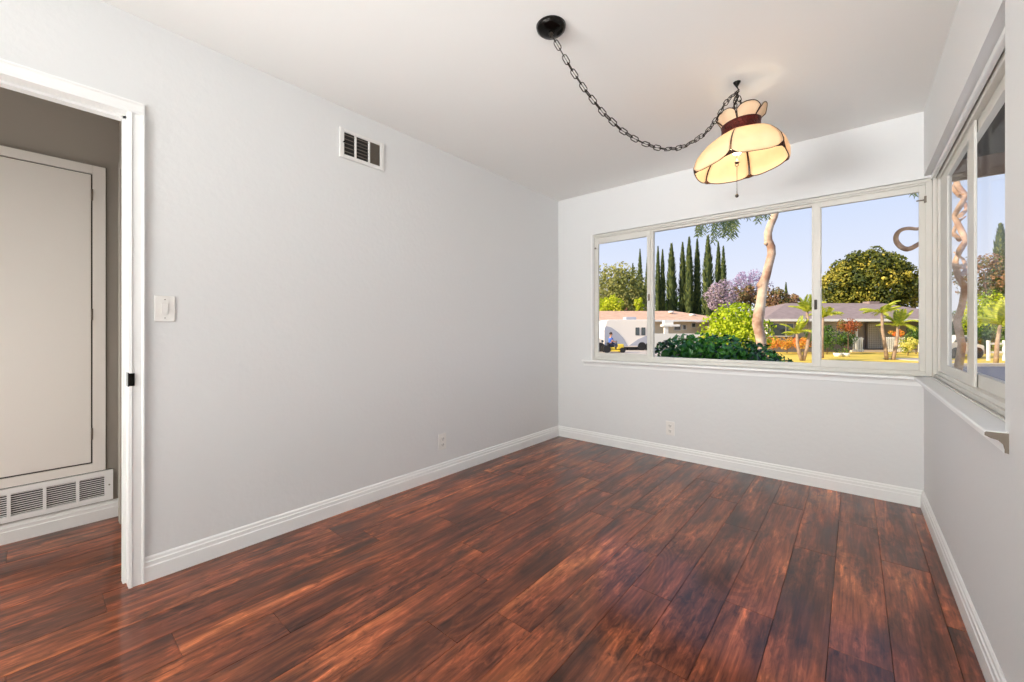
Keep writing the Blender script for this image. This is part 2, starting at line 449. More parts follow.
# door casing and jamb (door_1 is the open doorway)
d1 = sroot('door_1', (0, (DY0 + DY1) / 2, 0))
cas = [(0, 0.016), (0.010, 0.018), (0.014, 0.012), (0.040, 0.014), (0.046, 0.019), (0.051, 0.019), (0.051, 0), (0, 0)]
MB().prism(cas, lambda u, v, q: (v, DY1 + u, q), 0.0, DZ).prism(cas, lambda u, v, q: (v, DY0 - u, q), 0.0, DZ).prism(
    cas, lambda u, v, q: (v, q, DZ + u), DY0 - 0.051, DY1 + 0.051).build('door_casing', M['trim'], d1)
jb = MB()
jb.box(-T, 0.0, DY1, DY1 + 0.018, 0, DZ); jb.box(-T, 0.0, DY0 - 0.018, DY0, 0, DZ); jb.box(-T, 0.0, DY0 - 0.018, DY1 + 0.018, DZ, DZ + 0.018)
jb.box(-0.085, -0.048, DY1 - 0.011, DY1, 0, DZ); jb.box(-0.085, -0.048, DY0, DY0 + 0.011, 0, DZ); jb.box(-0.085, -0.048, DY0, DY1, DZ - 0.011, DZ)
jb.build('door_jamb', M['trim'], d1)
MB().box(-0.03, 0.0175, DY1 - 0.002, DY1 + 0.002, 0.852, 0.912).box(0.016, 0.021, DY1, DY1 + 0.019, 0.855, 0.909).build('strike_plate', M['black'], d1, bevel=0.002)

# hall door with frame
hd = sroot('door_2', (XH, -0.2, 0.3))
x0 = XH
fr = MB()
fr.box(x0, x0 + 0.026, 0.233, 0.286, 0.285, 2.032); fr.box(x0, x0 + 0.026, -0.80, 0.233, 1.982, 2.032); fr.box(x0, x0 + 0.026, -0.80, 0.233, 0.285, 0.333)
fr.build('door_frame', M['halldoor'], hd, bevel=0.002)
MB().box(x0, x0 + 0.012, -0.80, 0.233, 0.333, 1.982).build('door_gap', M['gap'], hd)
MB().box(x0 + 0.012, x0 + 0.027, -0.80, 0.2265, 0.342, 1.976).build('door_panel', M['halldoor'], hd, bevel=0.002)
for hz in (1.83, 1.15, 0.47):
    MB().tube([(x0 + 0.029, 0.230, hz), (x0 + 0.029, 0.230, hz + 0.065)], 0.0045, 8).build('hinge', M['slat'], hd)
MB().box(x0, x0 + 0.008, 0.286, 0.290, 0.285, 2.035).box(x0, x0 + 0.008, -0.8, 0.29, 2.032, 2.037).build('frame_shadow_line', M['gap'], hd)
# second casing on the hall's end wall
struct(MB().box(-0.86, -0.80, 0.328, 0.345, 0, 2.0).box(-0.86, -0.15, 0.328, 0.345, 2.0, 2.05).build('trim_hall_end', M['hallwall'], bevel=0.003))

# return-air grille in the hall
gr = thing('return_air_grille', 'long white return air grille low on the hall wall beneath the closed panel', 'air vent', (XH, -0.2, 0.12))
gx = XH
gy0, gy1, gz0, gz1 = -0.80, 0.316, 0.108, 0.280
cells = [(0.181, 0.281)] ; yy = 0.168
while yy - 0.108 > -0.78:
    cells.append((yy - 0.108, yy)); yy -= 0.121
fm = MB()
fm.box(gx + 0.012, gx + 0.032, gy0, gy1, 0.252, gz1); fm.box(gx + 0.012, gx + 0.032, gy0, gy1, gz0, 0.136)
edges = sorted([gy0] + [c for q in cells for c in q] + [gy1])
for i in range(0, len(edges), 2):
    fm.box(gx + 0.012, gx + 0.032, edges[i], edges[i + 1], 0.136, 0.252)
fm.build('grille_frame', M['trim'], gr)
MB().box(gx + 0.001, gx + 0.010, gy0, gy1, gz0, gz1).build('duct_back', M['dark'], gr)
for (ya, yb) in cells:
    lv = MB(); nl = 10
    for i in range(nl):
        z = 0.138 + (i + 0.5) * 0.114 / nl
        lv.box(gx + 0.018, gx + 0.026, ya, yb, z - 0.0016, z + 0.0016)
    lv.build('louver_bank', M['trim'], gr)
MB().tube([(gx + 0.032, 0.300, 0.196), (gx + 0.0345, 0.300, 0.196)], 0.004, 8).build('screw', M['slat'], gr)

# wall register on the left wall
vt = thing('wall_register', 'white air register with three dark cells high on the left wall', 'air vent', (0, 1.34, 2.13))
fm = MB()
fm.box(0, 0.011, 1.194, 1.222, 2.130, 2.310); fm.box(0, 0.011, 1.462, 1.492, 2.130, 2.310)
fm.box(0, 0.011, 1.222, 1.462, 2.288, 2.310); fm.box(0, 0.011, 1.222, 1.462, 2.130, 2.154)
fm.box(0, 0.011, 1.289, 1.302, 2.154, 2.288); fm.box(0, 0.011, 1.381, 1.393, 2.154, 2.288)
fm.build('register_frame', M['register'], vt, bevel=0.003)
MB().box(0.0005, 0.002, 1.222, 1.462, 2.154, 2.288).build('duct_back', M['dark'], vt)
for (ya, yb, n_) in ((1.222, 1.289, 5), (1.302, 1.381, 6)):
    lv = MB()
    for i in range(n_):
        z = 2.160 + (i + 0.5) * 0.125 / n_
        lv.hexa([(0.002, ya, z + 0.004), (0.009, ya, z - 0.004), (0.009, yb, z - 0.004), (0.002, yb, z + 0.004), (0.002, ya, z + 0.0055), (0.009, ya, z - 0.0025), (0.009, yb, z - 0.0025), (0.002, yb, z + 0.0055)])
    lv.build('louver_bank', M['slat'], vt)
lv = MB()
for i in range(12):
    y_ = 1.393 + (i + 0.5) * 0.069 / 12; lv.box(0.003, 0.009, y_ - 0.0018, y_ + 0.0012, 2.154, 2.288)
o = lv.build('closed_louver_bank', M['slat'], vt); o['label'] = 'closed grey louvers of the right cell'
MB().tube([(0.010, 1.213, 2.222), (0.022, 1.215, 2.222)], 0.003, 6).ball((0.023, 1.215, 2.222), 0.005, 8).build('lever', M['black'], vt)

# light switch
sw = thing('light_switch', 'white decorator light switch plate beside the doorway', 'light switch', (0, 0.39, 1.13))
MB().box(0, 0.007, 0.354, 0.426, 1.130, 1.245).build('wall_plate', M['plastic'], sw, bevel=0.003)
MB().hexa([(0.007, 0.377, 1.163), (0.010, 0.377, 1.163), (0.010, 0.401, 1.163), (0.007, 0.401, 1.163), (0.007, 0.377, 1.212), (0.013, 0.377, 1.212), (0.013, 0.401, 1.212), (0.007, 0.401, 1.212)]).build('rocker', M['plastic'], sw, bevel=0.001)
MB().ball((0.0072, 0.39, 1.228), 0.0025, 6).build('screw', M['slat'], sw)
MB().ball((0.0072, 0.39, 1.146), 0.0025, 6).build('screw', M['slat'], sw)

def outlet(label, fn, loc):
    """fn(a, d, z): a along the wall, d out of the wall"""
    ou = thing('wall_outlet', label, 'power outlet', loc, None)
    def bx(m, a0, a1, d0, d1, z0, z1):
        m.hexa([fn(a0, d0, z0), fn(a1, d0, z0), fn(a1, d1, z0), fn(a0, d1, z0), fn(a0, d0, z1), fn(a1, d0, z1), fn(a1, d1, z1), fn(a0, d1, z1)]); return m
    bx(MB(), -0.036, 0.036, 0, 0.006, -0.059, 0.059).build('wall_plate', M['plastic'], ou, bevel=0.0025)
    for zc in (0.022, -0.022):
        r = MB(); pr = [(0.017 * math.cos(a) , 0.0145 * math.sin(a)) for a in [2 * PI * i / 16 for i in range(16)]]
        r.prism(pr, lambda u, v, q: fn(u, q, zc + v), 0.004, 0.0085)
        rc = r.build('receptacle', M['plastic'], ou)
        s_ = MB(); bx(s_, -0.009, -0.0055, 0.0083, 0.0092, zc - 0.005, zc + 0.008); bx(s_, 0.0055, 0.009, 0.0083, 0.0092, zc - 0.005, zc + 0.008); bx(s_, -0.003, 0.003, 0.0083, 0.0092, zc - 0.012, zc - 0.007)
        s_.build('slots', M['slot'], rc)
    return ou
outlet('white duplex power outlet low on the left wall', lambda a, d, z: Vector((d, 1.989 + a, 0.262 + z)), (0, 1.989, 0.262))
outlet('white duplex power outlet low on the back wall beneath the window', lambda a, d, z: Vector((1.148 + a, YB - d, 0.252 + z)), (1.148, YB, 0.252))

# ---------------------------------------------------------------- windows
def rect_frame(mb, a0, a1, z0, z1, wa0, wa1, wz0, wz1, d0, d1, fn):
    def bx(a, b, c, e):
        mb.hexa([fn(a, d0, c), fn(b, d0, c), fn(b, d1, c), fn(a, d1, c), fn(a, d0, e), fn(b, d0, e), fn(b, d1, e), fn(a, d1, e)])
    bx(a0, a0 + wa0, z0, z1); bx(a1 - wa1, a1, z0, z1); bx(a0 + wa0, a1 - wa1, z0, z0 + wz0); bx(a0 + wa0, a1 - wa1, z1 - wz1, z1)
    return mb
fb = lambda a, d, z: Vector((a, d, z))       # back window: a = x, d = y
fr_ = lambda a, d, z: Vector((d, a, z))      # right window: a = y, d = x

w1 = sroot('window_1', (1.55, 3.61, 0.80))
Z0, Z1 = 0.806, 2.028
rect_frame(MB(), WBX0, 2.725, Z0, Z1, 0.018, 0.030, 0.030, 0.030, 3.585, 3.645, fb).build('window_frame', M['frame'], w1, bevel=0.003)
# fixed centre light
rect_frame(MB(), 0.940, 2.180, Z0 + 0.03, Z1 - 0.03, 0.040, 0.055, 0.022, 0.020, 3.600, 3.640, fb).build('center_sash', M['frame'], w1, bevel=0.002)
rect_frame(MB(), 0.400, 0.955, Z0 + 0.03, Z1 - 0.03, 0.036, 0.030, 0.040, 0.056, 3.594, 3.618, fb).build('sliding_sash', M['frame'], w1, bevel=0.002)
rect_frame(MB(), 2.135, 2.700, Z0 + 0.03, Z1 - 0.03, 0.040, 0.032, 0.050, 0.038, 3.594, 3.618, fb).build('sliding_sash', M['frame'], w1, bevel=0.002)
MB().box(0.43, 0.93, 3.604, 3.607, 0.872, 1.945).build('window_pane', M['glass'], w1)
MB().box(0.975, 2.13, 3.618, 3.621, 0.852, 1.982).build('window_pane', M['glass'], w1)
MB().box(2.17, 2.672, 3.604, 3.607, 0.882, 1.962).build('window_pane', M['glass'], w1)
MB().box(0.415, 2.70, 3.580, 3.600, Z0 + 0.005, Z0 + 0.020).build('slide_track', M['frame'], w1, bevel=0.002)
MB().box(0.936, 0.950, 3.585, 3.596, 1.36, 1.42).build('latch', M['slat'], w1, bevel=0.003)
MB().box(2.140, 2.156, 3.582, 3.596, 1.24, 1.31).build('latch', M['bronze'], w1, bevel=0.003)
MB().tube([(0.410, 3.592, 1.90), (0.410, 3.584, 1.90)], 0.009, 10).build('sash_lock', M['slat'], w1)
MB().box(2.655, 2.70, 3.580, 3.594, 1.90, 1.906).box(2.690, 2.700, 3.576, 3.594, 1.885, 1.925).build('sash_lock', M['slat'], w1)

w2 = sroot('window_2', (2.76, 2.6, 0.80))
rect_frame(MB(), WRY0 - 0.0, 3.560, Z0, WRZ1 - 0.004, 0.02, 0.045, 0.040, 0.040, 2.742, 2.795, fr_).build('window_frame', M['frame'], w2, bevel=0.003)
rect_frame(MB(), 2.625, 3.520, Z0 + 0.035, WRZ1 - 0.04, 0.105, 0.235, 0.055, 0.05, 2.752, 2.762, fr_).build('sliding_sash', M['frame'], w2, bevel=0.002)
rect_frame(MB(), WRY0 + 0.02, 2.850, Z0 + 0.035, WRZ1 - 0.04, 0.04, 0.045, 0.060, 0.055, 2.765, 2.790, fr_).build('sliding_sash', M['frame'], w2, bevel=0.002)
MB().box(2.756, 2.759, 2.725, 3.29, 0.893, 1.955).build('window_pane', M['glass'], w2)
MB().box(2.776, 2.779, 1.84, 2.81, 0.898, 1.948).build('window_pane', M['glass'], w2)
MB().box(2.730, 2.745, WRY0, 3.545, Z0 + 0.002, Z0 + 0.022).box(2.712, 2.72, WRY0, 3.545, Z0 + 0.001, Z0 + 0.008).build('slide_track', M['frame'], w2, bevel=0.002)
struct(MB().box(2.725, XR + T, 3.56, YB + T, Z0, WBZ1).build('trim_corner_post', M['frame'], bevel=0.003))
# header mouldings
struct(MB().box(2.716, 2.736, WRY0, 3.56, 2.016, WRZ1).build('trim_header_right', M['trim'], bevel=0.004))
struct(MB().box(WBX0, 2.72, 3.572, 3.585, 2.010, WBZ1).build('trim_header_back', M['frame'], bevel=0.003))
struct(MB().box(WBX0, WBX0 + 0.014, 3.552, 3.585, Z0, WBZ1).build('trim_reveal', M['trim']))

# sills with cove moulding under the stool
sill_p = [(0.070, 0.0), (-0.042, 0.0), (-0.046, -0.004), (-0.046, -0.014), (-0.042, -0.018), (-0.034, -0.020), (-0.020, -0.024), (-0.011, -0.034), (-0.008, -0.048), (-0.008, -0.058), (0.0, -0.060), (0.0, -0.0215), (0.070, -0.0215)]
SZ = Z0
struct(MB().prism(sill_p, lambda u, v, q: (q, YB + u, SZ + v), 0.304, XR - 0.0).build('trim_sill_back', M['trim']))
sr = MB().prism(sill_p, lambda u, v, q: (XR + u, q, SZ + v), 1.745, YB).build('trim_sill_right', M['trim']); struct(sr)
endp = [(0.0, -0.0015), (-0.042, -0.002), (-0.045, -0.005), (-0.045, -0.013), (-0.034, -0.0195), (-0.020, -0.0235), (-0.011, -0.0335), (-0.008, -0.048), (-0.008, -0.057), (0.0, -0.059)]
MB().prism(endp, lambda u, v, q: (XR + u, q, SZ + v), 1.7435, 1.7452).build('grey_sill_end', M['slat'], sr)  # near end of the sill coloured darker grey

# ---------------------------------------------------------------- swag lamp
LX, LY = 1.870, 2.476
CXc, CYc = 1.328, 1.492
lamp = thing('swag_lamp', 'lit cream glass swag lamp hanging by a dark chain from the ceiling', 'lamp', (CXc, CYc, H))
MB().lathe([(0.0001, H - 0.030), (0.020, H - 0.030), (0.048, H - 0.026), (0.062, H - 0.014), (0.066, H - 0.001), (0.0001, H - 0.001)], CXc, CYc, 40).build('ceiling_canopy', M['black'], lamp)
MB().tube([(CXc, CYc, H - 0.028), (CXc, CYc, H - 0.045)], 0.007, 10).ball((CXc, CYc, H - 0.035), 0.01, 10).build('canopy_loop', M['bronze'], lamp)
# ceiling hook
MB().lathe([(0.019, H - 0.001), (0.017, H - 0.006), (0.006, H - 0.024), (0.003, H - 0.03), (0.0001, H - 0.03)], LX, LY, 16).tube(
    [(LX, LY, H - 0.025), (LX + 0.006, LY, H - 0.04), (LX + 0.010, LY, H - 0.055), (LX, LY, H - 0.066), (LX - 0.009, LY, H - 0.058), (LX - 0.009, LY, H - 0.05)], 0.003, 8).build('ceiling_hook', M['black'], lamp)

def link_mesh(mb, c, t, side, L_=0.043, W_=0.022, r=0.0022):
    """one oval chain link centred at c, long axis t, flat in the plane of t and side"""
    t = t.normalized(); side = (side - t * side.dot(t)).normalized()
    pts = []
    hl, hw = L_ / 2 - W_ / 2, W_ / 2
    for i in range(14):
        a = 2 * PI * i / 14
        pts.append(c + t * (hw * math.cos(a) + (hl if math.cos(a) > 0 else -hl)) + side * (hw * math.sin(a)))
    mb.tube(pts, r, 6, closed=True)
def chain(mb, pts, step=0.0345, **kw):
    pts = [Vector(p) for p in pts]
    d = [0]
    for i in range(1, len(pts)): d.append(d[-1] + (pts[i] - pts[i - 1]).length)
    s = step / 2; k = 0
    def at(s):
        for i in range(1, len(pts)):
            if s <= d[i]:
                f = (s - d[i - 1]) / max(1e-9, d[i] - d[i - 1]); return pts[i - 1].lerp(pts[i], f)
        return pts[-1]
    while s < d[-1]:
        c = at(s); t = at(min(d[-1], s + 0.01)) - at(max(0, s - 0.01))
        t.normalize()
        hz = Vector((0.87, -0.49, 0)); hz = (hz - t * hz.dot(t)).normalized()
        oth = t.cross(hz)
        a = PI / 4 + (PI / 2 if k % 2 else 0) + 0.35 * math.sin(k * 1.7)
        link_mesh(mb, c, t, hz * math.cos(a) + oth * math.sin(a), **kw)
        s += step; k += 1
tz = [(0, 2.405), (.05, 2.335), (.10, 2.262), (.16, 2.190), (.24, 2.110), (.33, 2.047), (.40, 2.018), (.455, 2.003), (.52, 1.996), (.57, 1.998), (.63, 2.012), (.68, 2.035), (.74, 2.075), (.8, 2.122), (.85, 2.185), (.885, 2.238), (.91, 2.285), (.94, 2.327), (.97, 2.358), (1.0, 2.385)]
mb = MB(); chain(mb, [(CXc + (LX - CXc) * t, CYc + (LY - CYc) * t, z) for t, z in tz]); 
mb.tube([(CXc + (LX - CXc) * t, CYc + (LY - CYc) * t, z) for t, z in tz], 0.0013, 6)
mb.build('swag_chain', M['bronze'], lamp)
for k in range(3):
    a = k * 2 * PI / 3 + 0.4
    mb = MB(); chain(mb, [(LX, LY, 2.382), (LX + 0.02 * math.cos(a), LY + 0.02 * math.sin(a), 2.32), (LX + 0.055 * math.cos(a), LY + 0.055 * math.sin(a), 2.20)], step=0.024, L_=0.032, W_=0.017)
    mb.build('short_chain', M['bronze'], lamp)
PH = math.radians(-90)
SX, SY = LX + 0.021 * RR.x, LY + 0.021 * RR.y
def tilt(p):
    return Vector((p.x, p.y, p.z + 0.014 - 0.035 * ((p.x - SX) * VV.x + (p.y - SY) * VV.y) + 0.09 * ((p.x - SX) * RR.x + (p.y - SY) * RR.y)))
prof = [(0.092, 2.142), (0.125, 2.128), (0.160, 2.102), (0.190, 2.070), (0.213, 2.038), (0.226, 2.000), (0.226, 1.974), (0.221, 1.960)]
def pr_at(t):
    x = t * (len(prof) - 1); i = min(int(x), len(prof) - 2); f = x - i
    return prof[i][0] * (1 - f) + prof[i + 1][0] * f, prof[i][1] * (1 - f) + prof[i + 1][1] * f
def shade_pt(phi_c, u, t, extra=0.0):
    """u in -1..1 across the panel"""
    r, z = pr_at(t)
    a = u * PI / 6
    R = (r + extra) * (0.35 + 0.65 * math.cos(PI / 6) / math.cos(a)) * 1.06
    return tilt(Vector((SX + R * math.cos(phi_c + a), SY + R * math.sin(phi_c + a), z)))
for k in range(6):
    pc = PH + PI / 6 + k * PI / 3
    def tmax(u): return 1.0 - 0.22 * abs(u) ** 3.8
    def umax(t): return 0.975 - (0.09 * max(0, (0.12 - t) / 0.12) ** 2)
    mb = MB(); nu, nv = 12, 14; idx = {}
    vs = []
    for j in range(nv + 1):
        for i in range(nu + 1):
            u = -1 + 2 * i / nu; t = (j / nv) * tmax(u)
            vs.append(shade_pt(pc, u * umax(t), t))
    fs = [(j * (nu + 1) + i, j * (nu + 1) + i + 1, (j + 1) * (nu + 1) + i + 1, (j + 1) * (nu + 1) + i) for j in range(nv) for i in range(nu)]
    mb.add(vs, fs, smooth=True)
    pn = mb.build('shade_panel', M['shade'], lamp, recalc=False)
    md = pn.modifiers.new('solid', 'SOLIDIFY'); md.thickness = 0.003
    # lead came round the panel, with the filler at its lower corner
    path = [shade_pt(pc, -umax(t), t) for t in [j / 12 * tmax(1) for j in range(13)]]
    path += [shade_pt(pc, u * 0.975, tmax(u)) for u in [-1 + 2 * i / 24 for i in range(1, 24)]]
    path += [shade_pt(pc, umax(t), t) for t in [(12 - j) / 12 * tmax(1) for j in range(13)]]
    mb = MB().tube(path, 0.0026, 6)
    fill = [shade_pt(pc, -1.0, t) for t in (0.80, 0.87, 0.94)] + [shade_pt(pc, u, tmax(u)) for u in (-0.70, -0.84, -0.97)]
    fillr = [shade_pt(pc, 1.0, t) for t in (0.80, 0.87, 0.94)] + [shade_pt(pc, u, tmax(u)) for u in (0.70, 0.84, 0.97)]
    for fpts in (fill, fillr):
        n0 = len(fpts)
        c = Vector((SX, SY, fpts[0].z))
        inner = [p + (c - Vector((p.x, p.y, c.z))).normalized() * 0.004 for p in fpts]
        mb.add(fpts + inner, [(0, 1, 5), (1, 4, 5), (1, 2, 4), (2, 3, 4), (6, 11, 7), (7, 11, 10), (7, 10, 8), (8, 10, 9), (0, 6, 7, 1), (1, 7, 8, 2), (2, 8, 9, 3), (3, 9, 10, 4), (4, 10, 11, 5), (5, 11, 6, 0)])
    mb.build('lead_came', M['lead'], pn, recalc=True)
# band
mb = MB().lathe([(0.094, 2.136), (0.097, 2.140), (0.094, 2.150), (0.094, 2.188), (0.097, 2.198), (0.092, 2.200), (0.090, 2.136), (0.094, 2.136)], SX, SY, 36, PH)
mb.v = [tuple(tilt(Vector(p))) for p in mb.v]
mb.build('shade_band', M['band'], lamp)
# crown petals
for k in range(6):
    pc = PH + PI / 6 + k * PI / 3
    def cp(u, t):
        hgt = 0.060 * (1 - 0.45 * abs(u) ** 3.0) * t
        r = 0.088 + 0.034 * (t ** 1.2)
        a = u * PI / 6 * (0.97 - 0.03 * t)
        return tilt(Vector((SX + r * math.cos(pc + a), SY + r * math.sin(pc + a), 2.198 + hgt)))
    nu, nv = 10, 6
    vs = [cp(-1 + 2 * i / nu, j / nv) for j in range(nv + 1) for i in range(nu + 1)]
    fs = [(j * (nu + 1) + i, j * (nu + 1) + i + 1, (j + 1) * (nu + 1) + i + 1, (j + 1) * (nu + 1) + i) for j in range(nv) for i in range(nu)]
    mb = MB(); mb.add(vs, fs, smooth=True)
    pn = mb.build('crown_petal', M['shade'], lamp, recalc=False)
    md = pn.modifiers.new('solid', 'SOLIDIFY'); md.thickness = 0.003
    path = [cp(-1, j / 5) for j in range(6)] + [cp(-1 + 2 * i / 16, 1) for i in range(1, 16)] + [cp(1, 1 - j / 5) for j in range(6)]
    MB().tube(path, 0.0022, 6).build('lead_came', M['lead'], pn)
# spider, socket, bulb and pull chain
sp_ = MB()
for k in range(3):
    a = k * 2 * PI / 3 + 0.4
    sp_.tube([(LX, LY, 2.165), (LX + 0.092 * math.cos(a), LY + 0.092 * math.sin(a), 2.165)], 0.003, 6)
sp_.build('spider', M['bronze'], lamp)
MB().lathe([(0.0001, 2.17), (0.016, 2.17), (0.018, 2.12), (0.0001, 2.12)], LX, LY, 20).build('socket', M['bronze'], lamp)
bulb_m = mat('bulb_glass', srgb(255, 240, 215), 0.4, emit=((1.0, 0.80, 0.52, 1), 14.0))
MB().lathe([(0.0001, 2.045), (0.016, 2.049), (0.027, 2.062), (0.030, 2.078), (0.024, 2.098), (0.014, 2.115), (0.013, 2.122)], LX, LY, 24).build('bulb', bulb_m, lamp)
MB().lathe([(0.0001, 1.996), (0.010, 1.998), (0.012, 2.004), (0.005, 2.010), (0.003, 2.02), (0.003, 2.047), (0.0001, 2.047)], LX, LY, 16).tube([(LX + 0.008 * math.cos(a), LY, 1.990 + 0.008 * math.sin(a)) for a in [2 * PI * i / 12 for i in range(12)]], 0.0016, 6, closed=True).build('finial', M['lead'], lamp)
mb = MB(); z = 1.983
mb.tube([(LX, LY, 1.984), (LX, LY, 1.832)], 0.0011, 6)
while z > 1.832: mb.ball((LX, LY, z), 0.0020, 6); z -= 0.006
mb.build('pull_chain', M['black'], lamp)
MB().ball((LX, LY, 1.822), 0.0095, 12).build('pull_ball', mat('pull_ball_metal', srgb(84, 78, 72), 0.2, metal=0.9), lamp)
pl = bpy.data.lights.new('bulb_light', 'POINT'); pl.energy = 2.7; pl.color = (1.0, 0.80, 0.52); pl.shadow_soft_size = 0.03
po = bpy.data.objects.new('bulb_light', pl); COL.objects.link(po); po.parent = lamp; po.location = (LX - CXc, LY - CYc, 2.03 - H)

# uplighter body modelled round the added fill light
for i, (lx, ly, pw) in enumerate(FILL_LIGHTS):
    cl = thing('upfill_stand', 'slim uplighter body added round an unseen fill light', 'lamp', (lx, ly, 0))
    MB().lathe([(0.0001, 0.0), (0.14, 0.0), (0.14, 0.015), (0.02, 0.03), (0.0001, 0.03)], lx, ly, 32).build('base', M['bronze'], cl)
    MB().tube([(lx, ly, 0.02), (lx, ly, 1.00)], 0.012, 12).build('pole', M['bronze'], cl)
    MB().lathe([(0.02, 0.98), (0.10, 1.01), (0.185, 1.11), (0.183, 1.115), (0.10, 1.02), (0.0001, 0.995)], lx, ly, 32).build('upfill_bowl', M['trim'], cl)

# made-up housing and rear window frames dressing the added fill lights
ws = thing('low_fill_stand', 'low white housing added round an unseen fill light behind the viewpoint', 'lamp', (1.35, -1.30, 0))
tl = lambda u, v, q: Vector((q, -1.25 + u * 0.69 + v * 0.72, 0.30 - u * 0.72 + v * 0.69))
MB().prism([(-0.47, -0.02), (0.47, -0.02), (0.47, 0.04), (0.455, 0.04), (0.455, -0.008), (-0.455, -0.008), (-0.455, 0.04), (-0.47, 0.04)], tl, 0.43, 2.27).build('housing', M['trim'], ws)
for xx in (0.55, 2.15):
    MB().box(xx - 0.02, xx + 0.02, -1.29, -1.25, 0, 0.27).build('leg', M['trim'], ws)
for wn, (xa, xb, za, zb) in (('fill_frame_3', (1.9, 4.3, 0.55, 2.15)), ('fill_frame_4', (-1.8, 0.6, 0.3, 2.1))):
    wq = sroot(wn, ((xa + xb) / 2, YR, za))
    rect_frame(MB(), xa, xb, za, zb, 0.06, 0.06, 0.06, 0.06, YR, YR + 0.05, fb).build('window_frame', M['frame'], wq)
    MB().box(xa + 0.06, xb - 0.06, YR + 0.02, YR + 0.024, za + 0.06, zb - 0.06).build('window_pane', M['glass'], wq)

# ---------------------------------------------------------------- the house's own eaves
EZ = 2.36
ev = MB(); ev.box(-1.6, 3.55, YB + T, 4.50, EZ, EZ + 0.06); ev.box(XR + T, 3.55, Y0 + T, YB + T, EZ, EZ + 0.06)
for i in range(9):
    ev.box(-1.4 + i * 0.6, -1.32 + i * 0.6, YB + T, 4.46, EZ - 0.07, EZ)
struct(ev.build('ceiling_eaves', M['soffit']))
fa = MB(); fa.box(-1.6, 3.6, 4.46, 4.50, 2.215, EZ + 0.12); fa.box(3.55, 3.59, Y0 + T, 4.50, 2.215, EZ + 0.12)
struct(fa.build('trim_fascia', M['fascia']))
rf = MB(); rf.hexa([(-3.4, YR - 0.6, 2.53), (4.9, YR - 0.6, 2.53), (4.9, 4.54, 2.53), (-3.4, 4.54, 2.53), (0.2, YR + 2.5, 3.5), (1.6, YR + 2.5, 3.5), (1.6, 2.0, 3.5), (0.2, 2.0, 3.5)])
struct(rf.build('ceiling_roof', M['soffit']))
struct(MB().box(-1.7, XR + T + 0.01, YB + T, YB + T + 0.03, GZ, WBZ0 - 0.02).box(XR + T, XR + T + 0.03, Y0, YB + T, GZ, WBZ0 - 0.02).build('wall_outside', M['stucco']))

# ================================================================ OUTSIDE
def quads(name, pts, m, z=0.0):
    mb = MB(); mb.add(pts, [tuple(range(len(pts)))]); return mb.build(name, m, recalc=False)
M['lawn'] = mat('sunlit_lawn', srgb(238, 204, 104), 0.95, spec=0.1, var=0.5, vscale=1.2, col2=srgb(214, 190, 84), bump=0.6, bscale=30)
M['yard'] = mat('yard_soil', srgb(122, 112, 84), 0.95, spec=0.1, var=0.4, vscale=2)
M['asphalt'] = mat('street_asphalt', srgb(92, 94, 108), 0.85, var=0.25, vscale=1.5, bump=0.3)
M['concrete'] = mat('driveway_concrete', srgb(206, 192, 178), 0.85, var=0.15, vscale=1.5)
def slab(name, l0, l1, D0, D1, z0, z1, m):
    return struct(MB().fbox(l0, l1, D0, D1, z0, z1).build(name, m))
slab('floor_ground', -160, 200, 2.0, 190, GZ - 0.3, GZ - 0.03, M['yard'])
slab('floor_lawn', -60, 80, 16.4, 30.5, GZ - 0.03, GZ, M['lawn'])
slab('floor_street', -60, 80, 9.0, 16.0, GZ - 0.03, GZ - 0.01, M['asphalt'])
slab('trim_curb', -60, 80, 16.0, 16.4, GZ - 0.03, GZ + 0.10, M['concrete'])
slab('floor_driveway', 4.6, 11.3, 16.3, 34, GZ - 0.02, GZ + 0.012, M['concrete'])

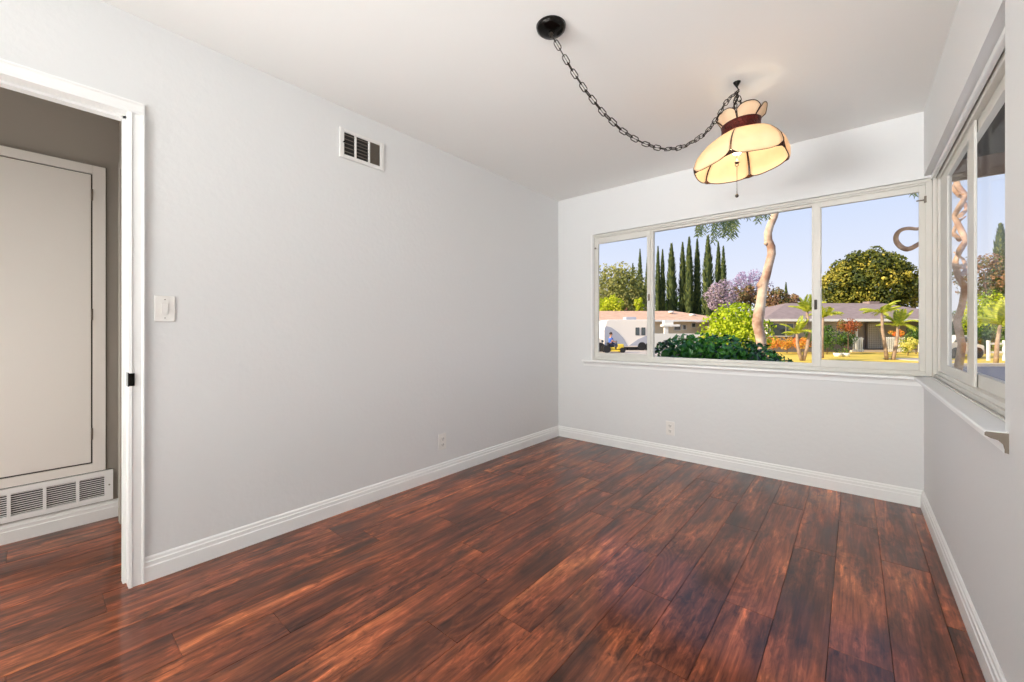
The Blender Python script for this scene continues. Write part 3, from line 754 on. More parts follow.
GREENS = {
 'hedge': leaf_mat('hedge_leaf', [srgb(18, 44, 30), srgb(34, 92, 34), srgb(70, 140, 46), srgb(110, 176, 60)], 0.28, 0.15, 0.6),
 'cypress': leaf_mat('cypress_leaf', [srgb(44, 58, 40), srgb(70, 86, 50), srgb(104, 114, 60), srgb(138, 142, 70)], 0.8, 0.1),
 'oak': leaf_mat('oak_leaf', [srgb(48, 62, 30), srgb(92, 100, 38), srgb(146, 142, 50), srgb(206, 186, 76)], 0.5, 0.2),
 'olive': leaf_mat('olive_leaf', [srgb(112, 122, 66), srgb(150, 152, 84), srgb(184, 178, 104)], 0.6, 0.25),
 'lime': leaf_mat('lime_leaf', [srgb(120, 146, 24), srgb(168, 190, 32), srgb(206, 214, 48), srgb(226, 226, 80)], 0.5, 0.35),
 'jacaranda': leaf_mat('jacaranda_flower', [srgb(126, 118, 96), srgb(174, 156, 168), srgb(196, 172, 190), srgb(204, 190, 176)], 0.6, 0.3),
 'purple': leaf_mat('violet_flower', [srgb(140, 128, 130), srgb(176, 152, 186), srgb(200, 178, 206)], 0.6, 0.3),
 'mixed': leaf_mat('rust_green_leaf', [srgb(84, 92, 60), srgb(110, 112, 68), srgb(168, 128, 88), srgb(142, 112, 92)], 0.6, 0.2),
 'pepper': leaf_mat('drooping_leaf', [srgb(70, 92, 62), srgb(104, 124, 74), srgb(166, 172, 92)], 0.55, 0.3),
 'red': leaf_mat('red_leaf', [srgb(140, 76, 52), srgb(180, 100, 66), srgb(130, 120, 60)], 0.6, 0.3),
 'shrub': leaf_mat('shrub_leaf', [srgb(40, 66, 30), srgb(72, 104, 40), srgb(120, 146, 54)], 0.5, 0.2),
 'orange': leaf_mat('orange_flower', [srgb(230, 110, 50), srgb(240, 140, 70), srgb(200, 176, 60), srgb(236, 170, 90)], 0.6, 0.3),
 'yellow': leaf_mat('yellow_flower_leaf', [srgb(120, 140, 50), srgb(180, 184, 70), srgb(232, 222, 120), srgb(238, 230, 150)], 0.6, 0.3),
 'palm': leaf_mat('palm_frond', [srgb(128, 150, 50), srgb(176, 186, 60), srgb(212, 208, 78)], 0.45, 0.3),
}
UP = Vector((0, 0, 1))
def leaf(mb, c, s, R, asp=0.55, out=None, tone=0.5):
    n = Vector((R.gauss(0, 1), R.gauss(0, 1), R.gauss(0, 1)))
    if out is not None: n = n * 0.6 + out * 1.0
    if n.length < 1e-5: n = UP.copy()
    n.normalize(); a = n.orthogonal().normalized(); th = R.uniform(0, 2 * PI)
    u = a * math.cos(th) + n.cross(a) * math.sin(th); v = n.cross(u)
    s *= R.uniform(0.7, 1.3)
    mb.add([c - u * s * 0.5, c + v * s * asp * 0.5 - u * s * 0.05 + n * s * 0.08, c + u * s * 0.5, c - v * s * asp * 0.5 - u * s * 0.05 + n * s * 0.08],
           [(0, 1, 2, 3)], min(1, max(0, R.gauss(tone, 0.16))))
def clump(mb, c, r, n, size, R, asp=0.7, flat=1.0):
    c = Vector(c); tone = min(0.9, max(0.1, R.gauss(0.48, 0.24)))
    for _ in range(n):
        d = Vector((R.gauss(0, 1), R.gauss(0, 1), R.gauss(0, 1))).normalized()
        q = r * (R.uniform(0.55, 1.0) ** 0.5)
        leaf(mb, c + Vector((d.x * q, d.y * q, d.z * q * flat)), size, R, asp, d, tone)
def crown(mb, c, rl, rd, rz, nsub, nleaf, size, R, core=True, sub=0.34):
    """lumpy crown: sub-clumps over an ellipsoid set square to the street"""
    c = Vector(c)
    for i in range(nsub):
        z = 1 - 2 * (i + 0.5) / nsub; a = i * 2.39996; q = math.sqrt(max(0, 1 - z * z))
        k = R.uniform(0.62, 0.84)
        p = c + RR * (rl * q * math.cos(a) * k) + VV * (rd * q * math.sin(a) * k) + UP * (rz * z * k)
        rr = sub * (rl * rd * rz) ** (1 / 3) * R.uniform(0.8, 1.25)
        clump(mb, p, rr, nleaf, size, R)
        if core: mb.ball(p, rr * 0.18, 6)
    if core: mb.ball(c, min(rl, rd) * 0.42, 10, 1, 1, rz / min(rl, rd))
def tree(name, label, cat, leafm, c, rl, rd, rz, nsub, nleaf, size, seed, gz=GZ, group=None, trunk=True, tr=0.15, core=True, sub=0.34):
    R = random.Random(seed); c = Vector(c)
    t = thing(name, label, cat, (c.x, c.y, gz), group)
    mb = MB(); crown(mb, c, rl, rd, rz, nsub, int(nleaf * 1.8), size * 0.9, R, core, sub); mb.build('foliage', GREENS[leafm], t, recalc=False)
    if trunk:
        tb = MB(); top = Vector((c.x, c.y, c.z)); b0 = Vector((c.x, c.y, gz))
        tb.tube([b0, b0.lerp(top, 0.5) + RR * tr * 0.5, top], [tr * 1.3, tr, tr * 0.6], 8)
        for k in range(3):
            a = k * 2.1; e = top + RR * rl * 0.5 * math.cos(a) + VV * rd * 0.5 * math.sin(a) + UP * rz * 0.3
            tb.tube([b0.lerp(top, 0.6), e], [tr * 0.5, tr * 0.2], 6)
        tb.build('trunk', M['trunk'], t)
    return t

# ---- hedge right outside the back window
R = random.Random(3)
D = 5.2
hd_ = thing('hedge_bush', 'dark green broad-leaved bush right outside the back window', 'bush', PG(712, D))
mb = MB()
for (px, yt) in ((668, 343), (682, 338), (697, 336.5), (712, 338), (727, 339), (742, 342), (756, 347), (767, 353), (776, 359)):
    top = P(px, yt, D).z
    z = top - 0.14
    while z > GZ:
        for dd in (-0.16, 0.18):
            q = P(px + R.uniform(-4, 4), 340, D + dd); q.z = z
            mb.ball(q, 0.07, 6)
            clump(mb, q, 0.19, 95 if z > 0.45 else 20, 0.075, R, 0.55)
        z -= 0.17
mb.build('foliage', GREENS['hedge'], hd_, recalc=False)
tb = MB()
for px in (680, 710, 740):
    b0 = PG(px, D); tb.tube([b0, b0 + UP * 0.7], [0.03, 0.015], 6)
tb.build('stem', M['trunk'], hd_)

# ---- pale leaning tree outside the back window
Dt = 8.0
def TP(px, y, d=0.0): return P(px, y, Dt + d)
tt = thing('pale_tree', 'tree with a pale crooked trunk leaning outside the back window', 'tree', PG(762, Dt))
path = [(764, 402, 11.0), (763.5, 380, 10.0), (763, 362, 9.4), (761.6, 346, 9.2), (760, 335, 9.4), (757.5, 324, 10.2), (758.5, 316, 10.4), (760.8, 303, 9.0), (762.2, 292, 8.6), (763.0, 284, 9.4), (766, 276, 8.2), (769, 264, 7.8), (771.6, 254, 7.8), (771.2, 247, 7.8), (768.2, 240, 7.6), (768, 233, 7.4), (770.4, 225, 7.0), (774, 217, 6.8), (776.5, 208, 6.4), (781, 190, 6), (790, 160, 5), (796, 130, 4)]
mb = MB(); mb.tube([TP(a, b) for a, b, c in path], [c / FPX * Dt * 0.48 for a, b, c in path], 14)
# knots
mb.ball(TP(755.8, 320), 0.07, 10).ball(TP(760.8, 285), 0.075, 10).ball(TP(766.6, 243), 0.05, 10)
mb.build('trunk', M['bark'], tt)
mb = MB()
mb.tube([TP(790, 160), TP(765, 148, -0.3), TP(735, 165, -0.6), TP(712, 190, -0.8)], [0.06, 0.05, 0.03, 0.015], 8)
mb.tube([TP(790, 160), TP(815, 140, 0.3), TP(850, 150, 0.4)], [0.06, 0.04, 0.02], 8)
mb.build('branch', M['bark'], tt)
R = random.Random(11); mb = MB()
def droop(px, y0, y1, dx, n, wpx):
    for k in range(n):
        x0 = px + R.uniform(-wpx, wpx); yy1 = y1 - abs(x0 - px) / wpx * (y1 - y0) * R.uniform(0.2, 0.8)
        d = -0.75 + R.uniform(-0.25, 0.25)
        a = TP(x0, y0 - 26, d); b = TP(x0 + dx, yy1, d)
        m_ = 16
        for i in range(m_):
            f = (i + 0.5) / m_; p = a.lerp(b, f); p.z += 0.05 * math.sin(f * 3)
            for s_ in (-1, 1):
                dirn = (b - a).normalized() * 0.6 + RR * s_ * R.uniform(0.2, 0.8) + VV * R.uniform(-0.4, 0.4); dirn.normalize()
                sd = dirn.cross(VV).normalized(); L_ = 0.10
                mb.add([p, p + dirn * L_ * 0.5 + sd * 0.009, p + dirn * L_, p + dirn * L_ * 0.5 - sd * 0.009], [(0, 1, 2, 3)], R.random())
droop(705, 222, 236, -7, 8, 10); droop(716, 222, 238, 5, 8, 8); droop(722, 222, 240, 9, 7, 5); droop(727, 222, 236, 8, 5, 6); droop(715, 225, 246, -3, 4, 3)
droop(737, 216, 228, 0, 4, 2.5); droop(749, 214, 219, 1, 3, 4); droop(760, 212, 224, 0, 5, 3.5); droop(765, 212, 220, 1, 3, 2)
droop(913, 190, 197, 2, 5, 4)
mb.build('foliage', GREENS['pepper'], tt, recalc=False)

# ---- curled branch outside the corner; its made-up trunk imitates wavy glass reflections
gt = thing('branch_and_reflection_trunk', 'curled loop branch on a gnarled trunk that stands in for wavy window reflections', 'tree', P(961, 560, 4.0) )
gt.location.z = GZ
mb = MB()
Dg = 3.9
gp = [(960, 490, 7), (961, 420, 6.5), (958, 370, 6), (962, 345, 5.5), (957, 322, 5.5), (962, 305, 5), (965, 288, 5), (958, 276, 4.6), (955, 262, 4.6), (960, 250, 5), (966, 240, 4.6), (960, 228, 4.6), (954, 216, 4.2), (960, 206, 4.6), (966, 196, 4.2), (958, 186, 4), (954, 172, 4), (962, 150, 3.6)]
mb.tube([P(a, b, Dg + 0.12 * math.sin(i * 1.7)) for i, (a, b, c) in enumerate(gp)], [c / FPX * Dg * 0.55 for a, b, c in gp], 12)
mb.build('trunk', M['vine'], gt)
lp = [(962, 268, 3.0), (945, 262, 3.2), (932, 250, 3.4), (924, 241, 3.8), (917, 245.0, 4.2), (911, 248.5, 4.4), (905.5, 249.5, 4.6), (899.5, 246, 4.6), (895.5, 240.5, 4.2), (896.3, 234, 3.8), (901, 229.5, 3.4), (909, 228, 3.2), (918, 229.4, 3.0), (928, 226, 2.8), (944, 232, 2.6), (960, 238, 2.4)]
def sm(pts, k=3):
    for _ in range(k):
        q = [pts[0]]
        for i in range(len(pts) - 1):
            a, b = pts[i], pts[i + 1]
            q.append(tuple(a[j] * .75 + b[j] * .25 for j in range(3))); q.append(tuple(a[j] * .25 + b[j] * .75 for j in range(3)))
        q.append(pts[-1]); pts = q
    return pts
lp = sm(lp, 2)
MB().tube([P(a, b, Dg - 0.05 + 0.06 * math.sin(i * 0.25)) for i, (a, b, c) in enumerate(lp)], [c / FPX * Dg * 0.52 for a, b, c in lp], 10).build('curled_branch', M['vine'], gt)
mb = MB()
for sgn, y0 in ((1, 276), (-1, 240), (1, 216), (-1, 196)):
    mb.tube([P(960, y0, Dg), P(960 + sgn * 7, y0 - 7, Dg + 0.1), P(960 + sgn * 3, y0 - 17, Dg + 0.15), P(960 - sgn * 6, y0 - 24, Dg + 0.1)], [0.020, 0.017, 0.013, 0.006], 8)
mb.build('branch', M['vine'], gt)

# ---- yellow-green tree behind the hedge
tree('lime_green_tree', 'bright yellow-green bushy tree between the dark bush and pale trunk', 'tree', 'lime', P(735, 335, 14.0), 1.15, 1.0, 1.15, 34, 60, 0.13, 21, tr=0.06, sub=0.36)

# ---- cypresses
cyp = [(640, 250, 2.6, 74, 'slim dark cypress just left of the window post, above the trailer'),
       (647.5, 257, 2.4, 76, 'dark cypress showing at the very edge of the left window light'),
       (632.8, 264, 2.4, 57.5, 'short dark cypress rising inside the round olive-green tree'),
       (658, 247, 2.6, 72, 'leftmost cypress in the wide middle window light'),
       (662.6, 250, 2.7, 75, 'thin cypress second from the left in the wide middle light'),
       (671.5, 245, 4.4, 70, 'thick cypress third from the left in the wide middle light'),
       (682.6, 243, 3.4, 70, 'cypress standing between the thick one and the tallest one in the row'),
       (689.2, 238.5, 3.9, 68, 'tall pointed cypress in the middle of the row'),
       (697.2, 240, 3.4, 71, 'cypress just right of the tallest one in the row'),
       (708, 238, 4.8, 66, 'broad cypress under the left end of the drooping leaves'),
       (718.3, 243, 3.2, 70, 'cypress directly below the drooping leaves, right of the broad one'),
       (723.4, 247, 3.0, 68, 'last cypress on the right end of the row'),
       (786, 283, 2.0, 90, 'small lone cypress over the left end of the grey roof'),
       (1000.5, 226, 6.5, 46, 'cypress seen through the right-hand window')]
for i, (px, yt, wd, D, lb) in enumerate(cyp):
    R = random.Random(100 + i); base = PG(px, D); top = P(px, yt, D).z; hh = top - GZ; rad = wd * 1.10 / FPX * D
    ct = thing('cypress_tree', lb, 'tree', base, 'cypress trees')
    ct['group'] = 'cypress trees'
    mb = MB()
    def rprof(f): return rad * min(1.0, 0.8 + f * 1.5) * (1 - max(0, (f - 0.45) / 0.55) ** 1.7) ** 0.9
    mb.lathe([(max(0.02, rprof(f) * 0.8), GZ + 0.4 + f * (hh - 0.4)) for f in [k / 12 for k in range(12)]] + [(0.02, top)], base.x, base.y, 10)
    for k in range(1500):
        f = R.random() ** 0.9; a = R.uniform(0, 2 * PI); lump = 1 + 0.22 * math.sin(a * 3 + f * 19 + i)
        r = rprof(f) * lump * R.uniform(0.75, 1.05)
        p = Vector((base.x + r * math.cos(a), base.y + r * math.sin(a), GZ + 0.3 + f * (hh - 0.3)))
        d = Vector((math.cos(a) * 0.35, math.sin(a) * 0.35, 1)).normalized(); sd = Vector((-math.sin(a), math.cos(a), 0))
        s_ = rad * R.uniform(0.35, 0.6)
        mb.add([p - d * s_, p + sd * s_ * 0.35, p + d * s_ * 1.2, p - sd * s_ * 0.35], [(0, 1, 2, 3)], min(1, max(0, R.gauss(0.45, 0.25))))
    mb.build('foliage', GREENS['cypress'], ct, recalc=False)
    MB().tube([base, base + UP * 0.8], rad * 0.3, 8).build('trunk', M['trunk'], ct)

# ---- other background trees
tree('distant_tree', 'low dark trees filling the gaps behind the row of cypresses', 'tree', 'shrub', P(688, 308, 92), 9.0, 2.5, 2.6, 60, 40, 0.5, 71, tr=0.3, sub=0.3)
tree('olive_green_tree', 'large round olive-green tree behind the trailer at left', 'tree', 'olive', P(618, 298, 52), 3.9, 3.5, 4.6, 46, 80, 0.36, 31, tr=0.35)
tree('dense_dark_tree', 'darker tree filling the gap between the olive-green tree and the cypresses', 'tree', 'shrub', P(640, 300, 68), 2.6, 2.0, 3.4, 26, 60, 0.40, 32, tr=0.3)
tree('bright_bush', 'bright yellow-green bush rising over the tan roof at left', 'bush', 'lime', P(610, 307, 44), 1.5, 1.2, 1.3, 18, 50, 0.22, 33, tr=0.12)
tree('bright_bush', 'small yellow-green bush over the tan roof beside the window post', 'bush', 'lime', P(639, 305, 46), 0.55, 0.6, 0.9, 10, 40, 0.18, 34, tr=0.1)
tree('jacaranda_tree', 'greyish mauve flowering tree in front of the last cypresses', 'tree', 'jacaranda', P(721, 298, 40), 1.5, 1.3, 1.9, 22, 60, 0.20, 35, tr=0.12, core=False)
tree('jacaranda_tree', 'purple flowering tree just left of the pale trunk', 'tree', 'purple', P(750, 284, 49), 2.4, 1.6, 1.6, 22, 50, 0.22, 36, tr=0.12, core=False)
tree('dense_dark_tree', 'dark green tree low between the mauve tree and pale trunk', 'tree', 'mixed', P(745, 297, 43.6), 2.0, 1.2, 1.3, 16, 50, 0.26, 37, tr=0.14)
tree('rusty_tree', 'rust and green tree right of the pale trunk over the grey roof', 'tree', 'mixed', P(774, 304, 39.6), 1.45, 1.3, 1.6, 22, 60, 0.24, 38, tr=0.15)
tree('rusty_tree', 'dark tree beside the small lone cypress, behind the grey roof', 'tree', 'mixed', P(792, 302, 52), 0.9, 1.2, 1.2, 12, 50, 0.24, 39, tr=0.12)
tree('big_round_tree', 'huge round golden-green tree towering behind the grey-roofed house', 'tree', 'oak', P(867, 288, 38), 4.4, 3.6, 3.75, 120, 105, 0.28, 40, tr=0.35, sub=0.20)
tree('big_round_tree', 'dark tree low at the right edge of the back window', 'tree', 'shrub', P(914, 290, 42), 1.0, 1.2, 1.4, 12, 50, 0.26, 41, tr=0.15)
# through the right window
tree('feathery_tree', 'airy grey-green tree under the cypress in the right-hand window', 'tree', 'mixed', P(984, 277, 30), 1.8, 1.4, 1.9, 26, 40, 0.22, 51, tr=0.10, core=False)
tree('feathery_tree', 'darker airy tree at the right-hand window edge', 'tree', 'shrub', P(1006, 282, 32), 1.5, 1.4, 1.9, 22, 40, 0.24, 52, tr=0.10, core=False)
tree('bright_bush', 'tall yellow-green shrub mass seen through the right-hand window', 'bush', 'lime', P(986, 315, 24.5), 1.35, 1.0, 1.45, 26, 55, 0.15, 53, tr=0.07)
tree('bright_bush', 'lower green shrub at the foot of the yellow-green mass in the right-hand window', 'bush', 'shrub', P(988, 338, 21.6), 1.15, 0.6, 0.75, 20, 50, 0.14, 54, tr=0.06)
tree('bright_bush', 'green shrub beside the car in the right-hand window', 'bush', 'shrub', P(952, 330, 27), 1.7, 1.0, 1.3, 22, 50, 0.16, 55, tr=0.06)
tree('bright_bush', 'leafy shrub beyond the near edge of the right-hand window', 'bush', 'lime', P(1034, 325, 21.6), 0.8, 0.8, 1.6, 20, 50, 0.15, 56, tr=0.06)

# ---- tan-roofed house (left)
def hip_roof(mb, l0, l1, D0, D1, ze, zr, inset):
    dm = (D0 + D1) / 2
    mb.hexa([F(l0, D0, ze), F(l1, D0, ze), F(l1, D1, ze), F(l0, D1, ze), F(l0 + inset, dm - 0.02, zr), F(l1 - inset, dm - 0.02, zr), F(l1 - inset, dm + 0.02, zr), F(l0 + inset, dm + 0.02, zr)])
def L_(px, D): return (px - 512) / FPX * D
def Z_(y, D): return CAMP.z + (331 - y) / FPX * D
M['tanroof'] = mat('tan_shingle', srgb(226, 184, 154), 0.9, var=0.2, vscale=2)
M['greyroof'] = mat('grey_shingle', srgb(158, 138, 132), 0.9, var=0.2, vscale=3, bump=0.4, bscale=12)
M['cream'] = mat('cream_stucco', srgb(236, 220, 190), 0.9)
M['white'] = mat('white_painted_wood', srgb(240, 238, 232), 0.6)
M['greywall'] = mat('grey_siding', srgb(178, 170, 166), 0.85)
M['housepane'] = mat('dark_house_glass', srgb(74, 84, 86), 0.12, spec=0.8)
M['skirt'] = mat('dark_grey_siding', srgb(120, 114, 116), 0.85)
M['brick'] = mat('red_brick', srgb(178, 104, 84), 0.9, var=0.3, vscale=14)
D = 36.0
hA = thing('tan_roof_house', 'low cream house with a tan roof across the street at left', 'house', F(L_(655, D), D + 3, GZ))
MB().fbox(L_(560, D), L_(722, D), D + 0.8, D + 8, GZ, Z_(320, D)).build('wall', M['cream'], hA)
rm = MB(); hip_roof(rm, L_(548, D), L_(735, D), D, D + 9, Z_(320, D), Z_(311.0, D + 4.5), 3.6); rm.build('roof', M['tanroof'], hA)
MB().fbox(L_(548, D), L_(735, D), D - 0.05, D, Z_(321.6, D), Z_(319.8, D)).build('fascia', M['white'], hA)
for (a, b_, c, d) in ((677, 684.5, 324, 330.5), (686, 690, 324.5, 330), (695, 699.5, 322.5, 327.5), (597, 601, 325, 334)):
    wf = MB().fbox(L_(a, D), L_(b_, D), D + 0.72, D + 0.82, Z_(d, D), Z_(c, D)).build('window', M['white'], hA)
    MB().fbox(L_(a + .7, D), L_(b_ - .7, D), D + 0.70, D + 0.74, Z_(d - .7, D), Z_(c + .7, D)).build('pane', M['housepane'], wf)
mb = MB().fbox(L_(664, D - 1), L_(667.5, D - 1), D - 1.2, D - 0.9, GZ, Z_(322, D)); mb.fbox(L_(661.5, D - 1), L_(678, D - 1), D - 1.4, D - 0.7, Z_(326.5, D - 1), Z_(324.5, D - 1)); mb.fbox(L_(663, D - 1), L_(672, D - 1), D - 1.3, D - 0.8, Z_(324.5, D - 1), Z_(320.5, D - 1))
mb.build('porch_post', M['white'], hA)
MB().tube([P(671, 313, D + 3), P(671, 311, D + 3)], 0.25, 8).build('roof_vent', M['white'], hA)
MB().tube([P(692, 315.8, D + 2), P(692, 313.8, D + 2)], 0.25, 8).build('roof_vent', M['white'], hA)
MB().fbox(L_(655, 33), L_(706, 33), 33, 33.15, GZ, Z_(333.5, 33)).build('garden_wall', M['white'], hA)
D = 60
hC = thing('distant_house', 'tiny red-roofed house far off above the trailer', 'house', F(L_(628, D), D, GZ))
MB().fbox(L_(620, D), L_(637, D), D, D + 4, GZ, Z_(309.5, D)).build('wall', M['white'], hC)
rm = MB(); hip_roof(rm, L_(618, D), L_(635, D), D - 0.4, D + 4.4, Z_(310, D), Z_(306, D), 1.0); rm.build('roof', M['brick'], hC)

# ---- travel trailer
D = 29.0
tr_ = thing('travel_trailer', 'white travel trailer parked in the driveway across the street', 'trailer', F(L_(630, D), D + 1, GZ))
M['trailer'] = mat('trailer_white', srgb(240, 232, 222), 0.4)
M['trailergrey'] = mat('trailer_grey', srgb(176, 178, 188), 0.4)
M['tyre'] = mat('black_tyre', srgb(34, 34, 36), 0.8)
zt, zb = Z_(319.6, D), Z_(347.0, D)
poly = [(L_(605.5, D), zb), (L_(654, D), zb), (L_(654, D), zt - .08), (L_(653, D), zt), (L_(609, D), zt), (L_(606.5, D), zt - 0.08), (L_(604.2, D), zb + 1.2), (L_(604.2, D), zb + 0.4)]
MB().prism(poly, lambda u, v, q: F(u, q, v), D, D + 2.4).build('body', M['trailer'], tr_, bevel=0.04)
# sweeping grey nose panel
nose = [(L_(604.4, D), zb + 0.05), (L_(628, D), zb + 0.05), (L_(624, D), zb + 0.55), (L_(618, D), zb + 1.05), (L_(611, D), zb + 1.40), (L_(605.4, D), zb + 1.5), (L_(604.2, D), zb + 1.2)]
MB().prism(nose, lambda u, v, q: F(u, q, v), D - 0.02, D + 0.01).build('nose_panel', M['trailergrey'], tr_)
sw_ = [(L_(629, D), zb + .1), (L_(654, D), zb + .1), (L_(654, D), zb + .85), (L_(646, D), zb + .8), (L_(638, D), zb + .55)]
MB().prism(sw_, lambda u, v, q: F(u, q, v), D - 0.015, D + 0.01).build('side_stripe', M['trailergrey'], tr_)
for a in (635.5, 641.4):
    wf = MB().fbox(L_(a, D), L_(a + 3.9, D), D - 0.03, D + 0.02, Z_(335.3, D), Z_(327.5, D)).build('window', M['dark'], tr_, bevel=0.02)
    MB().fbox(L_(a + .5, D), L_(a + 3.4, D), D - 0.04, D - 0.028, Z_(334.8, D), Z_(328, D)).build('pane', M['housepane'], wf)
MB().fbox(L_(628.5, D), L_(639.5, D), D + 0.7, D + 1.5, zt, zt + 0.22).build('roof_air_conditioner', M['trailergrey'], tr_, bevel=0.05)
for a in (641.5, 649):
    c = P(a, 349.6, D + 0.1); c.z = GZ + 0.30
    MB().tube([c - VV * 0.12, c + VV * 0.12], 0.30, 18).build('wheel', M['tyre'], tr_)
mb = MB().fbox(L_(608, D), L_(652, D), D + 0.3, D + 2.2, zb - 0.14, zb); mb.tube([F(L_(607, D), D + 1.2, zb - 0.05), F(L_(599.5, D), D + 1.2, zb - 0.25)], 0.04, 6)
mb.tube([F(L_(628.5, D), D + 0.3, zb), F(L_(628.5, D), D + 0.3, GZ)], 0.03, 6).build('chassis', M['tyre'], tr_)

# ---- white car behind the left jamb
D = 27.0
car = thing('white_car', 'white car nose just entering the left edge of the back window', 'car', F(L_(592, D), D + 0.9, GZ))
zb = GZ + 0.22
poly = [(L_(540, D), zb), (L_(602.8, D), zb), (L_(603.6, D), zb + .35), (L_(602.9, D), zb + .62), (L_(597, D), zb + .72), (L_(587, D), zb + 1.18), (L_(556, D), zb + 1.2), (L_(542, D), zb + .7)]
MB().prism(poly, lambda u, v, q: F(u, q, v), D, D + 1.7).build('body', M['trailer'], car, bevel=0.05)
MB().prism([(L_(594.5, D), zb + .74), (L_(586.6, D), zb + 1.1), (L_(570, D), zb + 1.12), (L_(570, D), zb + .74)], lambda u, v, q: F(u, q, v), D - 0.01, D + 0.02).build('side_window', M['housepane'], car)
for a in (549, 600.4):
    c = F(L_(a, D), D + 0.1, GZ + 0.31); MB().tube([c - VV * 0.12, c + VV * 0.12], 0.31, 18).build('wheel', M['tyre'], car)
MB().fbox(L_(601.4, D), L_(603.7, D), D - 0.02, D + 0.3, zb + .42, zb + .56).build('headlight', M['housepane'], car)

# ---- person and yellow mower
def skin_fig(name, verts, edges, radii, m, parent, root=0, sub=2):
    off = Vector((0, 0, 0)); q = parent
    while q is not None: off += q.location; q = q.parent
    me = bpy.data.meshes.new(name); me.from_pydata([tuple(Vector(v) - off) for v in verts], edges, []); me.update()
    o = bpy.data.objects.new(name, me); COL.objects.link(o); o.parent = parent
    md = o.modifiers.new('skin', 'SKIN')
    for i, r in enumerate(radii):
        me.skin_vertices[0].data[i].radius = (r, r)
    me.skin_vertices[0].data[root].use_root = True
    s_ = o.modifiers.new('sub', 'SUBSURF'); s_.levels = sub; s_.render_levels = sub
    me.materials.append(m)
    return o
D = 26.0
g0 = F(L_(611, D), D, GZ)
def Q(l, d, z): return g0 + RR * l + VV * d + UP * z
per = thing('person', 'person in a blue shirt sitting on a yellow ride-on mower in front of the trailer', 'person', g0)
M['skin'] = mat('skin', srgb(206, 150, 122), 0.6)
M['shirt'] = mat('blue_shirt', srgb(64, 104, 190), 0.8)
M['jeans'] = mat('dark_trousers', srgb(60, 66, 88), 0.8)
V_ = [Q(0, 0, .56), Q(0, 0, .74), Q(-.02, 0, .93), Q(-.02, 0, 1.02), Q(-.02, 0, 1.08),
      Q(-.02, -.17, .92), Q(.05, -.22, .74), Q(.24, -.16, .70), Q(.31, -.14, .70),
      Q(-.02, .17, .92), Q(.05, .22, .74), Q(.24, .16, .70), Q(.31, .14, .70),
      Q(.02, -.09, .52), Q(.36, -.13, .54), Q(.40, -.13, .26), Q(.47, -.13, .22),
      Q(.02, .09, .52), Q(.36, .13, .54), Q(.40, .13, .26), Q(.47, .13, .22)]
E_ = [(0, 1), (1, 2), (2, 3), (3, 4), (2, 5), (5, 6), (6, 7), (7, 8), (2, 9), (9, 10), (10, 11), (11, 12), (0, 13), (13, 14), (14, 15), (15, 16), (0, 17), (17, 18), (18, 19), (19, 20)]
R_ = [.13, .13, .12, .05, .05, .06, .048, .036, .03, .06, .048, .036, .03, .085, .065, .045, .04, .085, .065, .045, .04]
body = skin_fig('body', V_, E_, R_, M['skin'], per)
hb = MB().ball(Q(0.0, 0, 1.19), .098, 14, .95, .85, 1.2); hb.ball(Q(.095, 0, 1.18), .02, 6)
hb.build('head', M['skin'], per)
MB().ball(Q(-.015, 0, 1.225), .104, 14, 1.0, .95, 1.0).build('hair', mat('dark_hair', srgb(60, 46, 40), 0.8), per)
skin_fig('shirt', [V_[0], V_[1], V_[2], V_[5], V_[6].lerp(V_[5], .25), V_[9], V_[10].lerp(V_[9], .25)], [(0, 1), (1, 2), (2, 3), (3, 4), (2, 5), (5, 6)], [.16, .165, .15, .085, .075, .085, .075], M['shirt'], per)
skin_fig('trousers', [V_[0], V_[13], V_[14], V_[15], V_[17], V_[18], V_[19]], [(0, 1), (1, 2), (2, 3), (0, 4), (4, 5), (5, 6)], [.155, .10, .085, .06, .10, .085, .06], M['jeans'], per)
mw = thing('ride_on_mower', 'yellow ride-on mower under the person in the blue shirt', 'mower', g0)
M['yellow'] = mat('yellow_paint', srgb(236, 206, 70), 0.45)
mb = MB()
def qbox(mb, l0, l1, d0, d1, z0, z1): return mb.hexa([Q(l0, d0, z0), Q(l1, d0, z0), Q(l1, d1, z0), Q(l0, d1, z0), Q(l0, d0, z1), Q(l1, d0, z1), Q(l1, d1, z1), Q(l0, d1, z1)])
qbox(mb, -.42, .22, -.22, .22, .16, .36); mb.build('body', M['yellow'], mw, bevel=0.04)
qbox(MB(), .34, .78, -.2, .2, .22, .56).build('hood', M['yellow'], mw, bevel=0.05)
qbox(MB(), -.1, .5, -.36, .36, .08, .19).build('cutting_deck', M['yellow'], mw, bevel=0.03)
sb = qbox(MB(), -.18, .16, -.2, .2, .36, .43); qbox(sb, -.24, -.17, -.2, .2, .38, .66); sb.build('seat', M['tyre'], mw, bevel=0.03)
MB().tube([Q(.40, 0, .5), Q(.33, 0, .68)], .02, 8).tube([Q(.33 + .04 * math.sin(a), .14 * math.cos(a), .70 + .10 * math.sin(a) * .5) for a in [2 * PI * i / 14 for i in range(14)]], .012, 6, closed=True).build('steering_wheel', M['tyre'], mw)
for (l, r) in ((-.34, .24), (.66, .17)):
    for dd in (-.3, .3):
        MB().tube([Q(l, dd - .07, r), Q(l, dd + .07, r)], r, 16).build('wheel', M['tyre'], mw)

